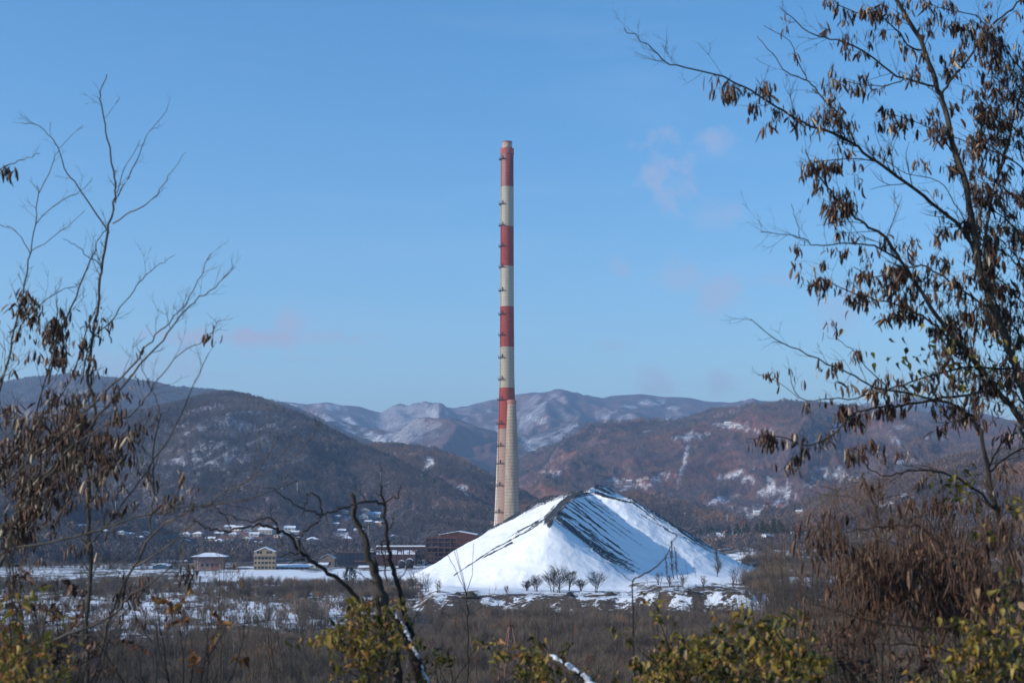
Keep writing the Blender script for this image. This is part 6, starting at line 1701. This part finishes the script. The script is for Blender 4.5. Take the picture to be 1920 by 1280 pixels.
D.limb([(719, 945), (698, 940), (665, 943), (645, 950), (626, 958), (603, 963), (580, 956), (560, 949), (540, 935), (512, 916), (494, 916)], 5, 1.6, 7.0, 6.6, twigs=.5, tl=(.03, .12))
D.limb([(724, 981), (700, 978), (685, 985), (670, 978)], 2, 1, 7.0, 6.9, twigs=.5, tl=(.03, .08))
D.limb([(604, 962), (600, 938), (590, 926), (582, 923), (575, 932), (571, 949), (566, 965)], 3.4, 1.6, 6.8, 6.7, twigs=.6, tl=(.03, .08))
D.limb([(690, 1140), (651, 1102), (615, 1073), (578, 1048), (560, 1026), (534, 1000), (515, 990), (498, 986), (469, 986), (429, 993), (396, 993), (380, 985), (364, 972)], 9, 1.8, 7.0, 6.5, twigs=.5, tl=(.04, .14), kink=.006)
D.limb([(563, 1033), (562, 1018), (567, 1000), (580, 988), (596, 976), (604, 961)], 4.5, 4, 6.75, 6.8, twigs=.5, tl=(.03, .08))
D.limb([(520, 993), (512, 975), (490, 974), (469, 977), (445, 973), (430, 966), (405, 958)], 3.4, 1.3, 6.7, 6.5, twigs=.8, tl=(.03, .12))
D.limb([(430, 992), (425, 972), (410, 955), (402, 945)], 2.6, 1, 6.6, 6.5, twigs=.6, tl=(.03, .1))
D.limb([(560, 1037), (545, 1036), (525, 1043)], 3, 1.2, 6.8, 6.6, twigs=.3, tl=(.02, .06))
D.limb([(571, 1048), (556, 1048), (541, 1057)], 2.6, 1.2, 6.8, 6.6, twigs=.3, tl=(.02, .06))
D.limb([(770, 1172), (785, 1145), (803, 1122)], 3.2, 2, 7.1, 7.2, twigs=.3, tl=(.03, .1))
D.limb([(744, 1095), (755, 1075), (775, 1052)], 3, 1.8, 7.1, 7.2, twigs=.3, tl=(.03, .1))
D.limb([(726, 1090), (718, 1050), (716, 1020), (726, 1000), (735, 985), (738, 970)], 3.4, 2, 7.1, 7.0, twigs=.6, tl=(.03, .1))
D.limb([(735, 1130), (716, 1100), (700, 1090), (680, 1080), (666, 1068)], 3, 1.2, 7.1, 6.9, twigs=1.0, tl=(.03, .12))
D.limb([(729, 1015), (712, 1022), (700, 1035), (690, 1038)], 2, 1, 7.0, 6.9, twigs=.6, tl=(.02, .06))
sl = D.limb([(812, 1320), (790, 1258), (770, 1214), (754, 1182), (731, 1149)], 17, 13, 6.9, 7.0, 'leaning_trunk', 0, root=False)
# snow lying along the leaning trunk
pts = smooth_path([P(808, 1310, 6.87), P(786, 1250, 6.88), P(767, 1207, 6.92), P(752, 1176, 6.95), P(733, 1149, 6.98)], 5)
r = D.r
M_SHADESNOW = simple('shade_grey_snow_and_bark', (.42, .44, .48), .9, .75, 38, bumpd=.01)  # snow mottled with bark and greyed in the colour to stand for shade
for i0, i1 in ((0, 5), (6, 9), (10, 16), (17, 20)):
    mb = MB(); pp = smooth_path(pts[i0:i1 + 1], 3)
    mb.tube([p - D.loc + Vector((.010 + r.gauss(0, .0025), -.006, .012 + r.gauss(0, .003))) for p in pp], [(.011 * r.uniform(.5, 1.2)) * math.sin(.25 + 2.7 * k / len(pp)) for k in range(len(pp))], 9); mb.build('snow_patch', M_SHADESNOW, D.root, True)
D.finish_twigs()

# ===== leafy bushes at the bottom of the picture
def leaf_bush(name, label, blobs, d, seed, n_per=1.0, base_px=None, mat=M_LEAF, tints=LEAF_T, size=(.022, .055), bark=M_DARKBARK, stems=10, cat='bush'):
    bp = base_px or sum(b[0] for b in blobs) / len(blobs)
    Q = Plant(name, label, cat, seed, bark, d, bp)
    r = Q.r; LBt = Batch(LEAVES, mat, 'leaf', 'leaves', tints)
    for k in range(stems):
        b = blobs[k % len(blobs)]
        tx, ty = b[0] + r.uniform(-.6, .6) * b[2], b[1] - r.uniform(-.3, .7) * b[2]
        bx = bp + (tx - bp) * .4
        Q.limb([(bx, 1345), ((bx + tx) / 2 + r.uniform(-25, 25), (1345 + ty) / 2), (tx, ty)], 3.6, 1.2, d, d + r.uniform(-.4, .4), 'stem', 1.4, tl=(.05, .22), root=(k == 0))
    for (cx, cy, rr, dens) in blobs:
        n = int(rr * rr * .010 * dens * n_per) + 1
        for _ in range(n):
            a = r.uniform(0, 6.283); q = math.sqrt(r.random()) * (1.05 + .35 * math.sin(a * 3 + cx) + .2 * math.sin(a * 7 + cy))
            yy = d + r.gauss(0, .25)
            c0 = P(cx + math.cos(a) * q * rr, cy + math.sin(a) * q * rr, yy); dr = Vector((r.gauss(0, 1), r.gauss(0, .7), r.gauss(.4, .8))).normalized()
            m_ = r.randrange(5, 15); L_ = r.uniform(.06, .18); ti = r.uniform(.7, 1.1)
            Q.tw.tint = r.uniform(.1, .7); Q.tw.tube([c0 - Q.loc, c0 + dr * L_ - Q.loc], [.0018, .0008], 3, False)
            for i in range(m_):
                LBt.add(c0 + dr * L_ * i / m_ + Vector((r.gauss(0, .010), r.gauss(0, .012), r.gauss(-.004, .010))), rq(r, .95), r.uniform(*size) * ti, r)
    Q.finish_twigs()
    LBt.finish(Q.root); print(label[:30], len(LBt.items))
    return Q
leaf_bush('leafy_bush', 'broad yellow-green leafy bush along the bottom right of centre', [(1230, 1250, 40, 1), (1290, 1235, 48, 1), (1350, 1205, 42, 1), (1420, 1195, 42, 1), (1470, 1205, 40, 1), (1380, 1265, 60, 1.2), (1480, 1262, 60, 1.2), (1250, 1280, 50, 1.2), (1535, 1255, 32, .8), (1318, 1275, 55, 1.2), (1225, 1155, 20, .3), (1195, 1210, 14, .5), (1455, 1165, 18, .6), (1300, 1190, 20, .4)], 6.4, 71, 1.0, stems=20)
leaf_bush('leafy_bush', 'yellow-leaved bush in the bottom right corner', [(1862, 1225, 58, .9), (1800, 1255, 48, .9), (1905, 1150, 34, .6), (1842, 1195, 28, .6), (1912, 1255, 48, 1), (1765, 1275, 28, .8), (1895, 1060, 26, .25), (1880, 1000, 20, .25), (1905, 940, 22, .25)], 6.0, 73, .9, stems=14)
leaf_bush('climbing_vine', 'yellow-green vine leaves climbing over the dead trunk', [(648, 1165, 32, 1), (640, 1195, 36, 1.1), (690, 1165, 34, 1), (718, 1180, 26, 1), (662, 1235, 40, 1), (700, 1215, 34, 1), (618, 1208, 14, .8), (705, 1262, 28, .8), (748, 1215, 22, .7), (765, 1270, 26, .7), (760, 1140, 14, .3), (680, 1135, 18, .7)], 6.7, 79, 1.0, base_px=735, stems=16, size=(.022, .05), cat='vine')
leaf_bush('leafy_bush', 'low yellow-green bush at the bottom beneath the heap', [(1000, 1255, 34, .9), (962, 1245, 24, .7), (1040, 1262, 26, .8), (985, 1278, 34, 1), (930, 1272, 20, .5), (1085, 1280, 26, .6), (1150, 1280, 26, .6)], 6.6, 83, .9, stems=12)
leaf_bush('leafy_bush', 'golden and rust-leaved bush in the bottom left corner', [(10, 1220, 38, 1), (42, 1250, 38, 1), (30, 1155, 20, .8), (62, 1212, 22, .8), (98, 1270, 24, .8), (0, 1130, 24, .6), (15, 1275, 40, 1.1), (135, 1278, 12, .8), (0, 1050, 16, .4), (45, 1110, 14, .4), (88, 1150, 10, .4)], 6.0, 89, .85, tints=[.3, .5, .65, .75, .85, .9, .95, .95], stems=10)
leaf_bush('russet_sapling', 'sparse sapling with a few rust-brown leaves at lower left', [(300, 1140, 30, .12), (345, 1130, 22, .3), (380, 1180, 30, .22), (420, 1160, 24, .15), (270, 1215, 30, .1), (465, 1110, 16, .25), (440, 1230, 30, .1), (150, 1160, 26, .15), (370, 1240, 20, .12)], 7.4, 97, 1.0, mat=M_RUST, tints=[.1, .3, .5, .7, .95], stems=12, size=(.03, .055), cat='sapling')
leaf_bush('withered_bush', 'tangled bush of withered dark brown leaves behind the golden bush at left', [(30, 1070, 40, .35), (90, 1100, 36, .3), (60, 1160, 40, .35), (130, 1190, 40, .3), (180, 1240, 40, .3), (100, 1240, 40, .4), (20, 1000, 34, .3), (160, 1120, 24, .2), (220, 1190, 24, .2)], 7.2, 131, 1.0, mat=M_POD, tints=[.1, .3, .45, .6, .7, .85, .9], stems=26, size=(.025, .05), bark=M_TRUNK)
leaf_bush('withered_bush', 'withered brown leafy tangle between the broad leafy bush and the pod thicket', [(1560, 1200, 34, .3), (1600, 1250, 40, .4), (1680, 1260, 44, .4), (1740, 1240, 34, .4), (1640, 1180, 30, .2)], 6.9, 137, 1.0, mat=M_POD, tints=[.1, .3, .45, .6, .7, .85, .9], stems=26, size=(.025, .05), bark=M_TRUNK)
leaf_bush('leafy_sprig', 'small leafy sprig right of the dead tree', [(800, 1212, 13, .7), (818, 1235, 13, .6), (840, 1225, 12, .5), (893, 1208, 8, .5), (795, 1255, 12, .6)], 7.2, 101, 1.2, stems=5, cat='sprig')

# ===== bare saplings and stalks rising from the knoll
S1 = Plant('thin_sapling', 'thin straight dark sapling with three curved blades in front of the heap', 'sapling', 103, M_DARKBARK, 11.0, 878)
S1.limb([(879, 1350), (878, 1240), (877, 1180), (874, 1115)], 3.8, 2.6, 11, 11, 'stem', .8, tl=(.15, .5), root=True)
for tx, ty in ((834, 1028), (846, 1012), (853, 1020), (888, 1018)):
    S1.limb([(875, 1115), ((875 + tx) / 2 + 3, 1075), (tx, ty)], 1.4, .8, 11, 10.8, 'blade', 0)
S1.finish_twigs()
S2 = Plant('thin_sapling', 'forked brown sapling whose tip crosses the shaded foot of the heap', 'sapling', 107, M_TRUNK, 8.0, 1188)
S2.limb([(1190, 1350), (1190, 1260), (1188, 1165), (1186, 1091)], 3.6, 2.6, 8, 8, 'stem', .6, root=True, tl=(.08, .25))
S2.limb([(1186, 1091), (1196, 1081), (1223, 1067), (1240, 1054), (1254, 1034), (1262, 1016), (1271, 1004)], 3, 1.4, 8, 7.8, twigs=.4, tl=(.04, .14))
S2.limb([(1186, 1091), (1165, 1075), (1150, 1060), (1128, 1050)], 1.4, .8, 8, 7.8, twigs=0)
S2.finish_twigs()
S3 = Plant('thin_sapling', 'crooked grey sapling between the dead tree and the lattice mast', 'sapling', 109, M_GREYBARK, 9.5, 826)
S3.limb([(826, 1350), (825, 1260), (828, 1210), (826, 1172)], 3.4, 2.2, 9.5, 9.5, 'stem', .8, root=True)
S3.limb([(826, 1172), (812, 1150), (806, 1130)], 1.8, .9, twigs=.4, tl=(.06, .2)); S3.limb([(826, 1172), (845, 1155), (862, 1145)], 1.8, .9, twigs=.4, tl=(.06, .2)); S3.limb([(828, 1175), (848, 1195), (858, 1230), (862, 1260)], 2, 1, twigs=.3)
S3.finish_twigs()
def fore_shrub(px, top, d, seed, label, n=9, spread=40, mat=M_TRUNK, w=2.2, tw=1.3):
    Q = Plant('bare_shrub', label, 'shrub', seed, mat, d, px)
    for k in range(n):
        r = Q.r; tx = px + r.uniform(-spread, spread) * 1.3; ty = top + abs(r.gauss(0, 45)) * (k > 1)
        bx = px + (tx - px) * .25
        Q.limb([(bx, 1350), ((bx + tx) / 2 + r.uniform(-8, 8), (1350 + ty) / 2), (tx, ty)], w * r.uniform(.7, 1.1), .8, d + r.uniform(-.3, .3), None, 'stem', tw, tl=(.04 * d / 3, .10 * d / 3), root=(k == 0), up=.5)
    Q.finish_twigs(); return Q
for i, (px, top, d, sp, lab) in enumerate([(215, 1180, 12, 40, 'bare shrub of thin stems left of the snow patches at lower left'), (345, 1150, 13, 40, 'thin bare shrub in front of the left snow patches'), (470, 1130, 14, 36, 'bare shrub with fine stems below the pale block\'s snow field'), (540, 1165, 13, 36, 'low brown bare shrub right of the russet sapling'), (595, 1150, 12, 30, 'bare brown shrub just left of the vine'),
    (905, 1190, 14, 36, 'fine bare shrub left of the lattice mast'), (1010, 1165, 16, 30, 'slender bare shrub right of the lattice mast'), (1060, 1150, 15, 34, 'bare shrub with one long upright stem under the heap\'s clump'), (1130, 1185, 14, 34, 'brown bare shrub left of the broad leafy bush'), (1250, 1150, 14, 34, 'bare shrub behind the left end of the broad leafy bush'),
    (1370, 1135, 13, 40, 'bare shrub behind the middle of the broad leafy bush'), (1480, 1000, 13, 46, 'tall pale-stemmed bare shrub right of the mound'), (1545, 1040, 12, 40, 'bare reddish shrub at the left edge of the pod thicket'), (1440, 1090, 15, 34, 'thin bare shrub in front of the mound bushes'), (1610, 860, 10.5, 40, 'tall bare shrub poking above the pod thicket'), (1700, 1180, 9, 90, 'tangled brown stalks under the pod thicket'), (50, 1080, 11, 50, 'bare shrub behind the golden bush at lower left'), (410, 1050, 12, 26, 'tall thin bare shrub below the pink block')]):
    fore_shrub(px, top, d, 400 + i, lab, n=13 if sp > 45 else 9, spread=sp, mat=(M_TRUNK, M_GREYBARK, M_SCRUBT)[i % 3])
# snow-covered log
lg = Plant('snowy_log', 'snow-covered grey log lying among leaves at the bottom centre', 'log', 113, M_DARKBARK, 6.2, 1075)
lg.limb([(1150, 1330), (1110, 1290), (1085, 1268), (1058, 1250), (1028, 1234)], 22, 9, 6.1, 6.4, 'trunk', .2, tl=(.03, .08))
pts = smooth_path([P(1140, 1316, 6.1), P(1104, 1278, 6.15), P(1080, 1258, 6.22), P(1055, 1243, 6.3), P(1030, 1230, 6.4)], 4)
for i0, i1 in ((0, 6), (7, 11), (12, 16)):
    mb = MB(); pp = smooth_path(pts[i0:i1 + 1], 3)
    mb.tube([p - lg.loc + Vector((lg.r.gauss(0, .002), -.004, .006 + lg.r.gauss(0, .003))) for p in pp], [(.019 - .009 * (i0 + i1) / 32) * lg.r.uniform(.6, 1.15) * math.sin(.35 + 2.5 * k / len(pp)) for k in range(len(pp))], 9); mb.build('snow_patch', M_SHADESNOW, lg.root, True)
lg.finish_twigs()
# ---------------------------------------------------------------- haze
def build_haze():
    mb = MB(); mb.box(-14600, 14600, -3100, 14600, -20, 1000)
    m = bpy.data.materials.new('valley_haze'); m.use_nodes = True
    nd, lk = m.node_tree.nodes, m.node_tree.links
    nd.clear()
    out = nd.new('ShaderNodeOutputMaterial'); v = nd.new('ShaderNodeVolumePrincipled')
    v.inputs['Color'].default_value = (.45, .68, 1.0, 1)
    v.inputs['Density'].default_value = 1.2e-4
    v.inputs['Anisotropy'].default_value = .2
    lk.new(v.outputs[0], out.inputs['Volume'])
    o = mb.build('haze', m); tag(o, kind='stuff')
build_haze()
